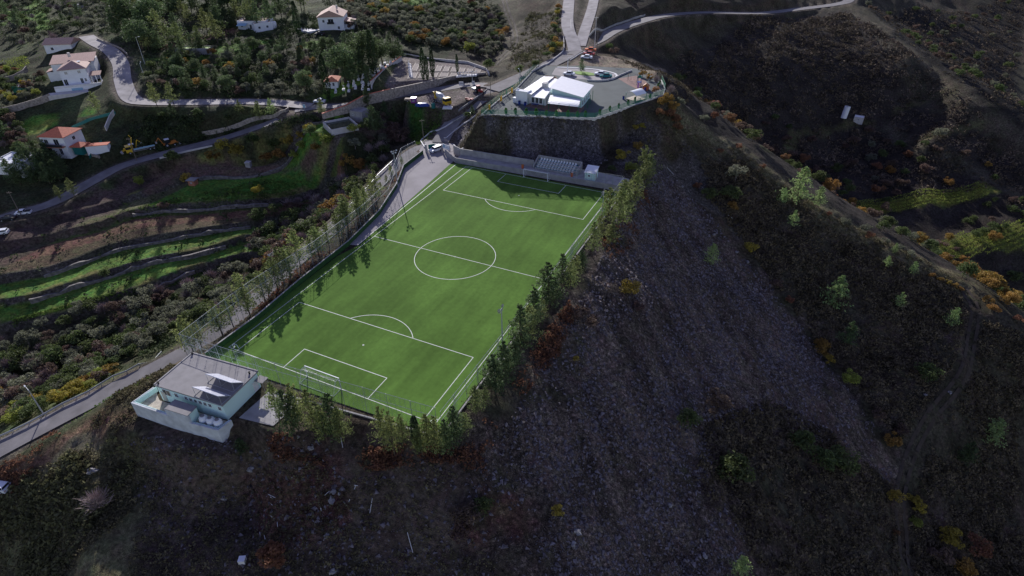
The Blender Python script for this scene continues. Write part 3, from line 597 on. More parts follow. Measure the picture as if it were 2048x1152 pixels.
def nth(i):
    if i < 20: return ORD[i]
    if i == 99: return 'hundredth'
    if i > 99: return 'hundred-and-'+nth(i-100)
    t = {20: 'twenty', 30: 'thirty', 40: 'forty', 50: 'fifty', 60: 'sixty', 70: 'seventy', 80: 'eighty', 90: 'ninety'}
    n_ = i+1; a, b = n_//10*10, n_ % 10
    return (t[a][:-1]+'ieth') if b == 0 else t[a]+'-'+ORD[b-1]
SPOTS += [(-73.6+a, 52.3+b) for a in (-4,0,4) for b in (-4,0,4)]+[(-73+a, 60+b) for a in (0,3) for b in (0,3)]
def near(p, q=2.0): return any((p[0]-a)**2+(p[1]-b)**2 < q*q for a, b in SPOTS)
# pines on the bank between the road and the green wall
LB = [np.array(p) for p in [(-29.0,-49),(-28.6,-36),(-29.5,-23.5),(-30.2,-5.7),(-32.6,9.5),(-37.6,24.8),(-41.0,34.8),(-42.2,44)]]
cum = 0; bank = catmull([np.append(p, 0) for p in LB], 1.0)
i = 2; k = 0
while i < len(bank)-3:
    p = bank[i][:2]+np.array([rnd.uniform(-1.6, 1.5), rnd.uniform(-.6, .6)])
    q = (p[0], p[1], float(H(*p))); far_ = i/len(bank)
    tree('pine', q, rnd.uniform(.9, 1.4)*(1.0 if far_ < .72 else .36), 'young pine on the bank beside the green wall, %s along from the changing rooms' % nth(k), 'young pines on the bank left of the pitch', 1.0); k += 1
    i += rnd.choice([2, 2, 3]) if far_ < .72 else 4
# pines crowding the fence on the right side of the pitch
k = 0
for u, v, s, kd in [(905,868,.62,'dark_pine'),(925,850,.7,'pine'),(948,815,.85,'pine'),(965,798,.7,'pine'),(985,770,.9,'dark_pine'),(1003,745,.95,'dark_pine'),(1022,722,.8,'dark_pine'),(1036,690,1.0,'dark_pine'),(1052,672,.95,'pine'),(1060,640,1.12,'dark_pine'),(1078,628,.8,'pine'),(1092,600,1.05,'dark_pine'),(1105,588,.75,'dark_pine'),(1118,560,1.05,'dark_pine'),(1135,570,.8,'pine'),(1145,545,.95,'pine'),(1158,520,.65,'dark_pine'),(1180,500,1.1,'pine'),(1192,470,1.15,'pine'),(1208,440,.9,'pine'),(1215,478,.85,'pine'),(1232,450,1.15,'pine'),(1246,425,1.0,'pine'),(1238,400,1.1,'pine'),(1262,400,.9,'pine'),(1255,378,.8,'pine'),(1278,352,1.35,'pine'),(1290,345,1.3,'pine'),(1283,370,1.0,'pine')]:
    tree(kd, hit(u+5, v+14), s*rnd.uniform(.95, 1.55), ('dark' if kd == 'dark_pine' else 'light')+' green pine on the edge right of the pitch, %s along from the near corner' % nth(k), 'pines along the right edge of the pitch', rnd.uniform(.8, 1.15)); k += 1
# trees below the near fence
k = 0
for u, v, s, kd in [(560,835,.85,'pine'),(590,862,1.0,'dark_pine'),(598,850,.9,'pine'),(633,862,1.05,'pine'),(655,880,.95,'pine'),(668,872,1.1,'dark_pine'),(690,880,.85,'pine'),(775,890,.95,'pine'),(790,905,.95,'pine'),(808,880,.75,'pine'),(838,900,.55,'pine'),(858,895,.95,'pine'),(872,905,.9,'pine'),(845,905,.7,'pine'),(893,900,.75,'dark_pine')]:
    tree(kd, hit(u, v+6), s*1.02, ('dark' if kd == 'dark_pine' else 'pale')+' green pine below the near fence, %s from the changing rooms' % nth(k), 'pines below the near end of the pitch', 1.25); k += 1
tree('cypress', hit(833, 893), .85, 'slim dark cypress standing among the pale pines at the near fence')
tree('dark_pine', hit(487, 905), .62, 'squat dark green pine below the corner of the changing rooms', zs=.8)
# single trees on the scree and the spur
for u, v, s, kd, lb in [
 (1420,528,.95,'lime_pine','light green pine alone on the grey scree'),
 (1592,405,1.85,'lime_pine','tallest pine on the crest of the spur'),
 (1634,412,.95,'lime_pine','smaller pine beside the tallest one on the spur crest'),
 (1565,405,.8,'lime_pine','low pine on the near side of the tallest crest pine'),
 (1585,452,.75,'lime_pine','small pine on the slope below the tallest crest pine'),
 (1665,615,1.5,'lime_pine','broad light green pine in the middle of the spur slope'),
 (1690,690,.95,'dark_pine','dark green pine just below the broad light green one'),
 (1796,612,.7,'lime_pine','small bright pine halfway between the broad pine and the dirt track'),
 (1772,532,.55,'lime_pine','tiny pine near the crest above the small bright pine'),
 (1822,548,.55,'lime_pine','tiny pine near the crest left of the bend of the track'),
 (1788,505,.45,'lime_pine','tiny yellow-green pine on the very crest of the spur'),
 (1900,650,.85,'lime_pine','light green pine at the left edge of the dirt track'),
 (1980,885,1.2,'lime_pine','light green pine right of the dirt track near the picture edge'),
 (1925,925,.8,'dark_pine','dim green pine below the light one right of the track'),
 (1475,1150,.9,'lime_pine','light green pine at the foot of the scree on the bottom edge')]:
    tree(kd, hit(u, v), s*1.22, lb)
for u, v, s, kd, lb in [
 (1258,590,1.25,'yellow','yellow-leaved tree on the scree edge right of the pitch pines'),
 (1275,620,.7,'russet','brown bush at the foot of the yellow tree on the scree edge'),
 (1245,322,1.25,'yellow','golden bush on the cliff behind the small green hut'),
 (1262,345,1.05,'bright','yellow-green bush under the golden one behind the hut'),
 (1225,345,.8,'green','dark green bush at the cliff foot behind the hut'),
 (1275,300,.9,'amber','amber bush on the cliff above the golden ones'),
 (1500,505,1.05,'yellow','round yellow-green bush where scree meets the spur'),
 (1550,575,.95,'russet','round brown bush on the scree edge below the yellow-green one'),
 (1580,605,.7,'rust','rusty bush on the scree edge above the large tawny one'),
 (1640,705,1.5,'amber','large tawny bush on the right edge of the scree'),
 (1655,725,.9,'yellow','yellow bush touching the large tawny one'),
 (1698,765,1.15,'bright','bright yellow-green bush on the spur below the tawny one'),
 (1752,835,.95,'russet','brown bush at the lower tip of the scree'),
 (1370,850,1.35,'green','round dark evergreen bush in the lower middle of the scree'),
 (1430,825,1.6,'russet','wide reddish brown bush right of the dark evergreen bush'),
 (1172,650,1.5,'russet','greyish brown bush below the right-hand pitch pines'),
 (1152,722,.4,'yellow','tiny bright yellow shrub on the scree below the pines'),
 (1112,1030,.55,'yellow','pale yellow shrub at the left border of the lower scree'),
 (1470,360,1.5,'olive','grey-green bush on the left flank of the spur top'),
 (1458,400,1.6,'green','dark bush below the grey-green one on the spur flank'),
 (1415,400,1.4,'green','tall dark bush where the upper scree narrows'),
 (1395,380,.8,'rust','rusty bush beside the tall dark bush at the narrow scree'),
 (1465,420,1.0,'amber','amber bush below the dark bush on the spur flank'),
 (1470,960,2.1,'green','broad dark evergreen bush at the lower right of the scree'),
 (1600,900,1.6,'green','dark evergreen bush right of the lower scree, upper one'),
 (1640,925,1.7,'green','dark evergreen bush in the middle of the lower spur'),
 (1680,940,1.7,'green','dark evergreen bush nearest the lower scree tongue'),
 (1850,760,1.6,'green','dark bush left of the dirt track halfway down'),
 (935,1040,1.15,'russet','rusty bush on the dark slope below the near corner'),
 (925,1075,1.0,'russet','tawny bush below the rusty one on the dark slope'),
 (960,1025,1.0,'green','green bush right of the rusty one on the dark slope'),
 (540,1135,1.3,'rust','orange-brown bush on the bottom edge below the changing rooms'),
 (200,1015,1.4,'bare','pale leafless bush on the lower left slope'),
 (1785,890,1.1,'amber','amber bush left of the dirt track below the scree tip'),
 (1800,870,1.0,'russet','brown bush left of the track above the amber one'),
 (1790,1000,.9,'yellow','yellow bush at the left edge of the lower track'),
 (1825,1005,.8,'yellow','upper yellow bush at the right edge of the lower track'),
 (1835,1020,.8,'yellow','lower yellow bush at the right edge of the lower track'),
 (1828,1050,.7,'bright','yellow-green bush right of the lower track'),
 (1890,1085,1.4,'yellow','large yellow bush in the bottom right corner'),
 (1945,1105,1.5,'rust','large rusty bush in the bottom right corner'),
 (1875,1120,1.4,'russet','brown bush left of the large ones in the bottom right corner'),
 (1925,1140,1.3,'amber','amber bush at the very bottom of the right corner'),
 (1790,1068,.5,'rust','small rusty bush right of the lower scree')]:
    tree(kd, hit(u, v), s, lb, zs=.8)
# amber bushes hugging the kindergarten corner
k = 0
for u, v, s, kd in [(1322,205,.9,'amber'),(1335,200,1.0,'amber'),(1345,218,1.1,'amber'),(1338,232,1.0,'rust'),(1352,240,.9,'rust'),(1318,225,.7,'rust'),(1312,180,.7,'rust'),(1270,252,.55,'yellow'),(1283,250,.55,'yellow'),(1300,153,.7,'amber'),(1285,146,.7,'amber'),(1312,160,.9,'bare'),(1355,258,.8,'rust'),(1340,180,.9,'bare'),(1360,205,.8,'olive')]:
    tree(kd, hit(u, v+8), s, {'amber': 'amber', 'rust': 'rusty orange', 'yellow': 'yellow', 'bare': 'bare grey', 'olive': 'grey-green'}[kd]+' bush below the kindergarten fence corner, %s counted from the left' % nth(k), 'autumn bushes below the kindergarten corner'); k += 1
# the hedge of autumn scrub along the lit crest
k = 0
for u, v, s, kd in [(1862,548,.5,'amber'),(1880,556,.5,'amber'),(1895,562,.5,'yellow'),(1908,568,.5,'amber'),(1920,575,.45,'amber'),(1730,458,.9,'olive'),(1738,470,.7,'rust'),(1768,480,.6,'olive'),(1797,495,.7,'olive'),(1822,508,.7,'olive'),(1690,445,.8,'olive'),(1655,425,.5,'rust'),(1475,292,.7,'rust'),(1525,330,.5,'rust'),(1975,600,.8,'amber'),(1985,618,.9,'amber'),(2035,640,.8,'rust'),(1408,238,.9,'olive'),(1425,232,.9,'rust'),(1440,300,.5,'rust')]:
    tree(kd, hit(u, v+6), s, {'amber': 'golden', 'rust': 'rusty', 'yellow': 'yellow', 'olive': 'grey-green'}[kd]+' bush on the lit crest of the spur, %s in the row' % nth(k), 'bushes on the crest of the spur', zs=.8); k += 1
def sunlane(p):                                  # the gateway stays open to the low sun
    s_ = (math.sin(SUN_AZ), math.cos(SUN_AZ))
    for a, b in ((-36, 54), (-35, 42), (-33, 30), (-40, 60)):
        dx, dy = p[0]-a, p[1]-b
        if 2 < dx*s_[0]+dy*s_[1] < 26 and abs(dx*s_[1]-dy*s_[0]) < 8: return True
    return False
# groves: (count, kinds, size, image outline, words)
def grove(nm, cnt, kinds, smin, smax, px, words, gap=2.4, zs=.9):
    poly = hitpoly(px); xs = [p[0] for p in poly]; ys = [p[1] for p in poly]; n_ = 0; tries = 0; cs = {}
    got = []
    while n_ < cnt and tries < cnt*60:
        tries += 1; p = (rnd.uniform(min(xs), max(xs)), rnd.uniform(min(ys), max(ys)))
        if not inpoly(np.array(p), poly) or near(p, gap) or sunlane(p): continue
        if min(segdist(np.array(p), [tuple(q) for q in pl])[0]-wd/2 for pl, wd in ROADS.values()) < 1.6: continue
        got.append(p); SPOTS.append(p); n_ += 1
    d = [(p-CAM[:2])@CR[:2]/((p-CAM[:2])@CF[:2]) for p in map(np.array, got)]
    for i in sorted(range(len(got)), key=lambda q: d[q]):
        kd = rnd.choice(kinds); c = cs.get(kd, 0); cs[kd] = c+1; p = got[i]
        desc = {'pine': 'green pine', 'dark_pine': 'dark pine', 'lime_pine': 'light pine', 'cypress': 'cypress', 'olive': 'grey-green olive', 'green': 'green tree', 'bright': 'yellow-green tree', 'yellow': 'yellow autumn tree', 'amber': 'amber autumn tree', 'rust': 'rusty bush', 'russet': 'brown bush', 'big_green': 'large dark tree', 'bare': 'leafless tree'}[kd]
        tree(kd, (p[0], p[1], float(H(*p))), rnd.uniform(smin, smax), '%s %s %s, counted from left' % (nth(c), desc, words), desc+'s '+words, zs)
grove('orchard', 230, ['olive']*9+['green']*2+['amber', 'russet', 'bare'], .75, 1.25, [(690,20),(760,15),(1000,20),(1015,60),(985,120),(930,100),(820,88),(790,60),(700,60)], 'behind the cemetery', 2.7)
grove('slope', 120, ['olive']*4+['green']*3+['dark_pine']*3+['big_green']+['russet', 'amber', 'bare'], .7, 1.25, [(320,118),(480,85),(640,100),(660,170),(640,195),(470,192),(290,190),(285,150)], 'on the slope above the village road', 2.5)
grove('wood', 85, ['pine']*3+['dark_pine']*4+['big_green']+['green'], 1.2, 2.1, [(215,60),(320,10),(560,-5),(610,10),(610,45),(540,60),(470,60),(430,95),(330,110),(260,95)], 'in the wood above the village road', 3.2)
grove('wood2', 20, ['big_green']*2+['dark_pine']*3+['olive'], 1.0, 1.5, [(640,100),(700,80),(790,85),(800,120),(760,165),(700,185),(660,180)], 'in the grove beside the cemetery', 4.2)
grove('topleft', 115, ['olive']*4+['green']*2+['bare', 'russet', 'dark_pine', 'dark_pine'], .9, 1.6, [(-20,0),(250,-10),(330,0),(210,60),(150,70),(80,95),(-20,90)], 'on the top left terraces', 3.4)
grove('topright', 40, ['olive']*3+['green', 'amber', 'yellow', 'rust'], .8, 1.2, [(640,-15),(1000,-20),(1005,15),(850,22),(700,15)], 'above the orchard', 4.0)
grove('garden', 34, ['green']*3+['olive']*2+['rust', 'yellow', 'bright', 'russet'], .7, 1.2, [(-10,130),(100,150),(105,185),(60,200),(-10,215)], 'in the garden left of the villa', 2.6)
grove('garden2', 26, ['green']*2+['olive', 'dark_pine', 'russet', 'bare'], .8, 1.3, [(-10,215),(30,240),(60,275),(80,305),(60,315),(-10,300)], 'beside the red-roofed house', 2.6)
grove('gully', 120, ['russet']*2+['bare']*4+['green']*4+['olive']*2+['amber'], .9, 1.6, [(520,440),(600,400),(680,350),(760,290),(810,260),(835,285),(760,340),(690,410),(600,490),(560,540),(500,520)], 'in the gully left of the pitch', 2.3)
grove('gully2', 170, ['olive']*5+['russet']*2+['bare']*4+['green']*4, .75, 1.4, [(-20,690),(130,640),(280,600),(430,560),(480,540),(520,570),(400,640),(300,700),(180,770),(40,830),(-20,850)], 'in the lower gully', 2.1)
grove('ledge', 22, ['yellow']*2+['amber', 'green', 'bright'], .9, 1.3, [(430,295),(560,262),(690,262),(740,290),(660,300),(520,320),(430,325)], 'on the ledge below the valley road', 3.2)
grove('streetpines', 16, ['pine', 'dark_pine', 'green'], .6, .95, [(290,228),(420,228),(560,222),(560,240),(480,252),(330,240)], 'between the two village roads', 4)
grove('bank', 18, ['dark_pine'], .9, 1.2, [(20,345),(60,318),(100,320),(140,345),(120,365),(30,372)], 'below the flat-roofed house', 2.3)
grove('reservoir', 14, ['green', 'dark_pine', 'russet'], .8, 1.2, [(735,240),(790,235),(800,290),(750,300),(720,280)], 'right of the water reservoir', 3)
grove('farvalley', 110, ['green']*3+['olive']+['russet']*4+['rust']+['amber'], .8, 1.6, [(1330,130),(1450,200),(1560,240),(1650,250),(1760,240),(1850,270),(1980,330),(2048,400),(2048,470),(1990,370),(1830,370),(1680,395),(1560,320),(1420,230)], 'in the shaded valley', 5)
grove('farhill', 70, ['green']*3+['russet']*3+['olive'], .9, 1.5, [(1720,10),(2048,-10),(2060,260),(1960,200),(1850,110),(1780,50)], 'on the top right hillside', 5)
grove('vineyardtrees', 50, ['green']*3+['olive', 'amber', 'russet'], .8, 1.3, [(1690,420),(1980,400),(2048,400),(2048,455),(1830,490),(1740,450)], 'between the two vineyards', 3.6)
grove('vineyardtrees2', 22, ['green']*2+['amber'], 1.2, 1.8, [(1900,540),(2048,515),(2060,640),(1990,600)], 'below the lower vineyard', 4)
grove('roadbushes', 14, ['green', 'yellow', 'amber'], .6, .9, [(1120,10),(1128,10),(1120,110),(1100,118),(1085,125)], 'left of the mountain road', 3)
grove('cornerbushes', 30, ['yellow', 'amber', 'bright', 'green', 'russet'], .7, 1.2, [(-20,770),(60,790),(170,770),(240,740),(110,815),(20,850),(-20,865)], 'beside the perimeter road', 2.0, .75)
for u, v, s, kd, lb in [(150,395,1.0,'pine','pale pine overhanging the valley road near the red-roofed house'),(122,402,.8,'pine','second pale pine overhanging the valley road, left of the taller one'),(345,325,1.2,'green','round green bush covering the road edge in front of the loader'),
 (280,372,.95,'bright','yellow-green bush below the power pole on the valley road'),(520,392,1.0,'yellow','bright yellow-green tree above the right end of the ploughed strip'),(375,365,.9,'yellow','tall yellow bush beside the little brick shed'),
 (330,420,.75,'russet','dry bush at the edge of the upper green terrace'),(210,555,.8,'green','small green tree alone on the fourth terrace'),(200,230,1.3,'pine','large spreading pine below the tiled villa'),(315,215,1.15,'pine','pine at the roadside junction below the villa, left one'),(350,215,1.25,'pine','pine at the roadside junction below the villa, right one'),
 (645,232,.8,'pine','pine between reservoir and village road junction'),(750,265,1.3,'dark_pine','tall dark pine on the slope right of the reservoir'),(690,165,1.75,'big_green','huge dark tree in front of the old graves'),(740,140,1.75,'big_green','huge dark tree behind the old graves'),(715,205,.9,'green','green tree beside the road sign above the pump house'),(735,212,.95,'dark_pine','dark pine beside the road above the pump house'),
 (940,105,1.3,'bright','bright green tree behind the cemetery wall'),(975,140,1.2,'green','dark round bush at the right end of the cemetery'),(545,230,1.0,'lime_pine','light pine on the traffic island at the junction, right one'),(520,235,.9,'pine','light pine on the traffic island at the junction, left one'),
 (1105,100,.9,'green','dark bush beside the mountain road left verge'),(1073,138,.9,'green','round dark bush beside the upper fence of the kindergarten, right one'),(1040,150,.95,'green','round dark bush beside the upper fence of the kindergarten, left one'),(1218,100,.8,'green','green bush behind the parked cars'),(1228,112,.9,'russet','brown bush right of the parked cars'),(934,238,.6,'green','small round tree on the traffic island above the gate'),(945,230,.45,'dark_pine','small dark conifer on the traffic island above the gate')]:
    tree(kd, hit(u, v), s, lb)
for u, v, h_ in ((850,160,1.0),(861,158,.8),(845,162,.9),(909,148,.45),(758,170,1.2),(652,185,1.4),(655,70,.9)):
    pass
for u, v, s, lb in [(847,160,.98,'left one of the three tall cypresses in the cemetery'),(855,160,.8,'middle one of the three tall cypresses, the shortest'),(866,155,1.0,'right one of the three tall cypresses in the cemetery'),(915,147,.55,'short cypress at the right of the cemetery'),(658,200,1.35,'lone tall cypress by the red-roofed chapel'),(748,150,1.35,'tall dark cypress rising between the two huge trees'),(600,75,1.3,'cypress left of the gabled white house')]:
    tree('cypress', hit(u, v), s*1.2, lb, zs=1.15)
# conifers in the kindergarten yard
k = 0
for (x, y) in [(-16.6,60.5),(-14.0,61.6),(-10.7,62.2),(-7.9,63.0),(-5.0,63.8),(-2.1,64.5),(1.1,65.4),(3.8,66.3),(5.9,67.2)]:
    tree('thuja', (x, y, 11.5), 1.0, 'small pointed conifer at the front fence of the kindergarten, %s from the left' % nth(k), 'conifers along the front fence of the kindergarten'); k += 1
k = 0
for (x, y) in [(8.9,71.6),(10.6,75.6),(12.2,79.5),(13.9,83.4),(15.0,87.1),(18.6,91.5),(17.9,104),(17.5,108),(15.2,110.5),(12,114)]:
    tree('thuja', (x, y, 11.5), .72, 'low conifer along the right fence of the kindergarten, %s from the front corner' % nth(k), 'low conifers along the right fence of the kindergarten'); k += 1
tree('dark_pine', (-11.0, 110.2, 11.6), .68, 'slender tree on the lawn island of the turning loop')
# ---- undergrowth: nobody could count it
def scatter(name, polys, count, sz, m, label, cat, tuft=9, spread=.35, hmul=.7, reject=None, zo=0.0, patch=-.22):
    cs = []
    tot = 0
    for px, frac in polys:
        poly = hitpoly(px) if px[0][0] > 0 or px[0][1] > 0 or True else px
        xs = [p[0] for p in poly]; ys = [p[1] for p in poly]; need = int(count*frac); acc = []
        got_ = 0; it = 0
        while got_ < need and it < 40:
            it += 1; q = np.stack([RG.uniform(min(xs), max(xs), need*2), RG.uniform(min(ys), max(ys), need*2)], -1); q = q[inpoly(q, poly)]
            q = q[fbm(q[:, 0]/6, q[:, 1]/6, 77, 3) > patch+.2*RG.normal(size=len(q))]
            q = q[~inpoly(q, PITCH_POLY)]; q = q[~inpoly(q, KG_POLY)]; q = q[~inpoly(q, COURT_POLY)]
            acc.append(q); got_ += len(q)
        if acc: cs.append(np.concatenate(acc)[:need])
    q = np.concatenate(cs)
    keepm = np.ones(len(q), bool)
    for pl, wd in ROADS.values():
        d_, _ = segdist(q, [tuple(a) for a in pl[::2]]+[tuple(pl[-1])]); keepm &= d_ > wd/2+.9
    if reject is not None:
        for r_ in reject: d_, _ = segdist(q, r_); keepm &= d_ > 2.0
    q = q[keepm]; n_ = len(q); z = H(q[:, 0], q[:, 1])
    sc_ = sz*(.45+.9*RG.random(n_)**1.5); c = np.repeat(np.stack([q[:, 0], q[:, 1], z+zo], -1), tuft, 0); ss = np.repeat(sc_, tuft)
    d = RG.normal(size=(len(c), 3)); d /= np.linalg.norm(d, axis=1)[:, None]; d[:, 2] = np.abs(d[:, 2])*hmul*1.6
    V, F = tris(c+d*ss[:, None], ss*spread, .4); o = obj(name, npmesh(name, V, F, m)); tag(o, label, cat, kind='stuff'); return o
TR = [[tuple(hit(*q)) for q in [(1925,575),(1945,605),(1948,650),(1928,745),(1862,832),(1818,920),(1800,1010),(1806,1080),(1815,1160)]]]
mat('scrub_leaf', (.122,.100,.062), .85, var=.6, vscale=.35, spec=.1, transl=.1); mat('dry_scrub', (.13,.115,.065), .9, var=.5, vscale=.4, spec=.1, transl=.2); mat('bracken', (.20,.10,.06), .85, var=.45, vscale=.6, spec=.1, transl=.3); mat('weeds', (.10,.17,.035), .85, var=.4, vscale=.5, spec=.1, transl=.3)
scatter('scrub', [([(1400,310),(1480,320),(1560,385),(1650,450),(1790,515),(1900,560),(1940,640),(1900,740),(1820,860),(1790,900),(1640,690),(1480,480),(1420,400)], .40), ([(1800,980),(1650,860),(1540,800),(1410,850),(1390,960),(1480,1080),(1540,1160),(1810,1160)], .20), ([(1960,640),(2060,680),(2060,1160),(1830,1160),(1820,1010),(1880,850),(1950,740)], .26), ([(1240,120),(1500,30),(1700,30),(1760,180),(1640,235),(1500,230),(1350,200)], .30), ([(1730,10),(2060,-20),(2060,260),(1900,160),(1800,80)], .1)], 20000, .6, 'scrub_leaf', 'low dark maquis scrub covering the shaded spur and valley sides', 'scrub', 9, .45, .6, TR)
scatter('dry_scrub', [([(-20,1010),(120,910),(230,870),(300,880),(250,1040),(120,1170),(-20,1170)], .30), ([(1345,232),(1480,300),(1650,422),(1790,490),(1925,560),(1915,580),(1780,512),(1640,450),(1470,325),(1380,280)], .14), ([(180,850),(330,730),(360,740),(300,790),(250,880)], .10), ([(1010,140),(1060,20),(1125,20),(1120,110),(1060,140)], .12), ([(300,920),(900,930),(1000,1160),(250,1160)], .22), ([(1230,255),(1330,215),(1400,300),(1330,330)], .06), ([(940,250),(1190,258),(1200,300),(930,300)], .06)], 9000, .45, 'dry_scrub', 'dry olive and straw coloured tufts on stony slopes', 'scrub', 8, .4, .6)
scatter('bracken', [([(530,880),(720,895),(900,900),(985,880),(975,950),(760,940),(560,925)], .30), ([(960,850),(1030,760),(1090,660),(1140,600),(1160,620),(1120,700),(1050,790),(1000,870)], .20), ([(1200,480),(1250,400),(1290,380),(1310,430),(1260,500),(1220,520)], .12), ([(0,920),(100,860),(140,880),(30,990),(-20,990)], .10), ([(820,330),(770,400),(690,480),(590,565),(470,670),(440,690),(470,650),(580,540),(680,460),(750,380),(800,330)], .28)], 2600, .4, 'bracken', 'rust-red bracken and dead branches under the pines', 'bracken', 9, .45, .7, None, 0.0, .12)
scatter('roadside_weeds', [([(180,440),(520,360),(660,318),(655,330),(520,400),(240,445)], .3), ([(20,640),(300,575),(480,510),(480,525),(300,590),(30,655)], .2), ([(300,760),(200,810),(80,870),(60,860),(230,770),(330,715)], .15), ([(830,225),(900,225),(880,262),(840,300),(820,270)], .2), ([(0,0),(250,0),(300,150),(0,120)], .15)], 6000, .35, 'weeds', 'bright green weeds and grass on terraces and verges', 'weeds', 7, .4, .5)
mat('maquis_leaf', (.125,.125,.06), .85, var=.5, vscale=.3, spec=.1, transl=.2)
scatter('maquis', [([(-20,1010),(60,950),(160,885),(260,850),(270,930),(190,1050),(110,1170),(-20,1170)], .7), ([(1060,20),(1120,20),(1115,100),(1040,130),(1015,100)], .3)], 2300, .62, 'maquis_leaf', 'grey-green maquis bushes on the lower left slope and the road bank', 'scrub', 10, .42, .7, None, 0.0, .05)
mat('valley_leaf', (.135,.105,.075), .9, var=.6, vscale=.12, spec=.1)
mat('dark_leaf', (.055,.075,.032), .85, var=.5, vscale=.3, spec=.1, transl=.2)
scatter('hedgerows', [([(60,470),(260,400),(520,345),(560,420),(480,520),(240,600),(0,640),(-20,560)], .022), ([(-20,0),(250,-5),(320,60),(260,110),(150,60),(0,90)], .2), ([(290,60),(640,30),(660,190),(300,195)], .32), ([(640,0),(1000,5),(1010,110),(820,95),(700,60)], .16), ([(-20,770),(300,590),(540,520),(520,600),(330,700),(40,840)], .16), ([(270,230),(560,240),(700,240),(560,262),(300,300),(240,300)], .16)], 9000, .75, 'dark_leaf', 'dark hedges and underbrush between the village trees', 'underbrush', 9, .42, .7, None, 0.0, .02)
scatter('valley_scrub', [([(1350,120),(1500,40),(1690,25),(1760,60),(1860,140),(1960,225),(2050,300),(2050,440),(1980,375),(1700,385),(1560,310),(1430,225)], .72), ([(1740,10),(2060,-20),(2060,250),(1950,180),(1850,100)], .28)], 8500, 1.0, 'valley_leaf', 'brown and dark green scrub on the far valley sides', 'scrub', 9, .40, .6, None, 0.0, -.1)
# ---- stones
def stones(name, polys, count, smin, smax, m, label):
    t = np.array([(1,0,-.2),(-.5,.85,-.2),(-.5,-.85,-.2),(.15,.1,.75)]); Ft = np.array([(0,1,3),(1,2,3),(2,0,3)])
    qs = []
    for px, frac in polys:
        poly = hitpoly(px); xs = [p[0] for p in poly]; ys = [p[1] for p in poly]; acc = np.zeros((0, 2))
        while len(acc) < count*frac:
            q = np.stack([RG.uniform(min(xs), max(xs), 20000), RG.uniform(min(ys), max(ys), 20000)], -1); q = q[inpoly(q, poly)]
            q = q[fbm(q[:, 0]/5, q[:, 1]/9, 5, 3)+.3*RG.normal(size=len(q)) > -.05]; acc = np.concatenate([acc, q])
        qs.append(acc[:int(count*frac)])
    q = np.concatenate(qs); q = q[~inpoly(q, PITCH_POLY)]; n_ = len(q); s = smin+(smax-smin)*RG.random(n_)**5; a = RG.random(n_)*6.28
    V = np.repeat(t[None], n_, 0)*(1+.5*RG.normal(size=(n_, 4, 3))*.6); V *= s[:, None, None]
    ca, sa = np.cos(a)[:, None], np.sin(a)[:, None]; x, y = V[..., 0]*ca-V[..., 1]*sa, V[..., 0]*sa+V[..., 1]*ca
    V = np.stack([x+q[:, :1], y+q[:, 1:], V[..., 2]+H(q[:, 0], q[:, 1])[:, None]], -1).reshape(-1, 3)
    F = (np.arange(n_)*4)[:, None, None]+Ft[None]; tag(obj(name, npmesh(name, V, F.reshape(-1, 3), m)), label, 'stones', kind='stuff')
mat('stone', (.175,.155,.150), .9, var=.8, vscale=1.1, spec=.2)
stones('scree_stones', [([(1245,372),(1330,335),(1440,450),(1540,570),(1640,700),(1790,930),(1780,965),(1640,880),(1530,830),(1430,860),(1420,960),(1500,1080),(1480,1190),(960,1190),(930,960),(1010,850),(1130,650),(1200,520)], .8), ([(230,890),(900,900),(960,1180),(330,1180)], .06), ([(920,240),(1190,255),(1250,330),(1040,305),(915,298)], .05)], 46000, .08, .55, 'stone', 'grey loose stones of the scree fan')
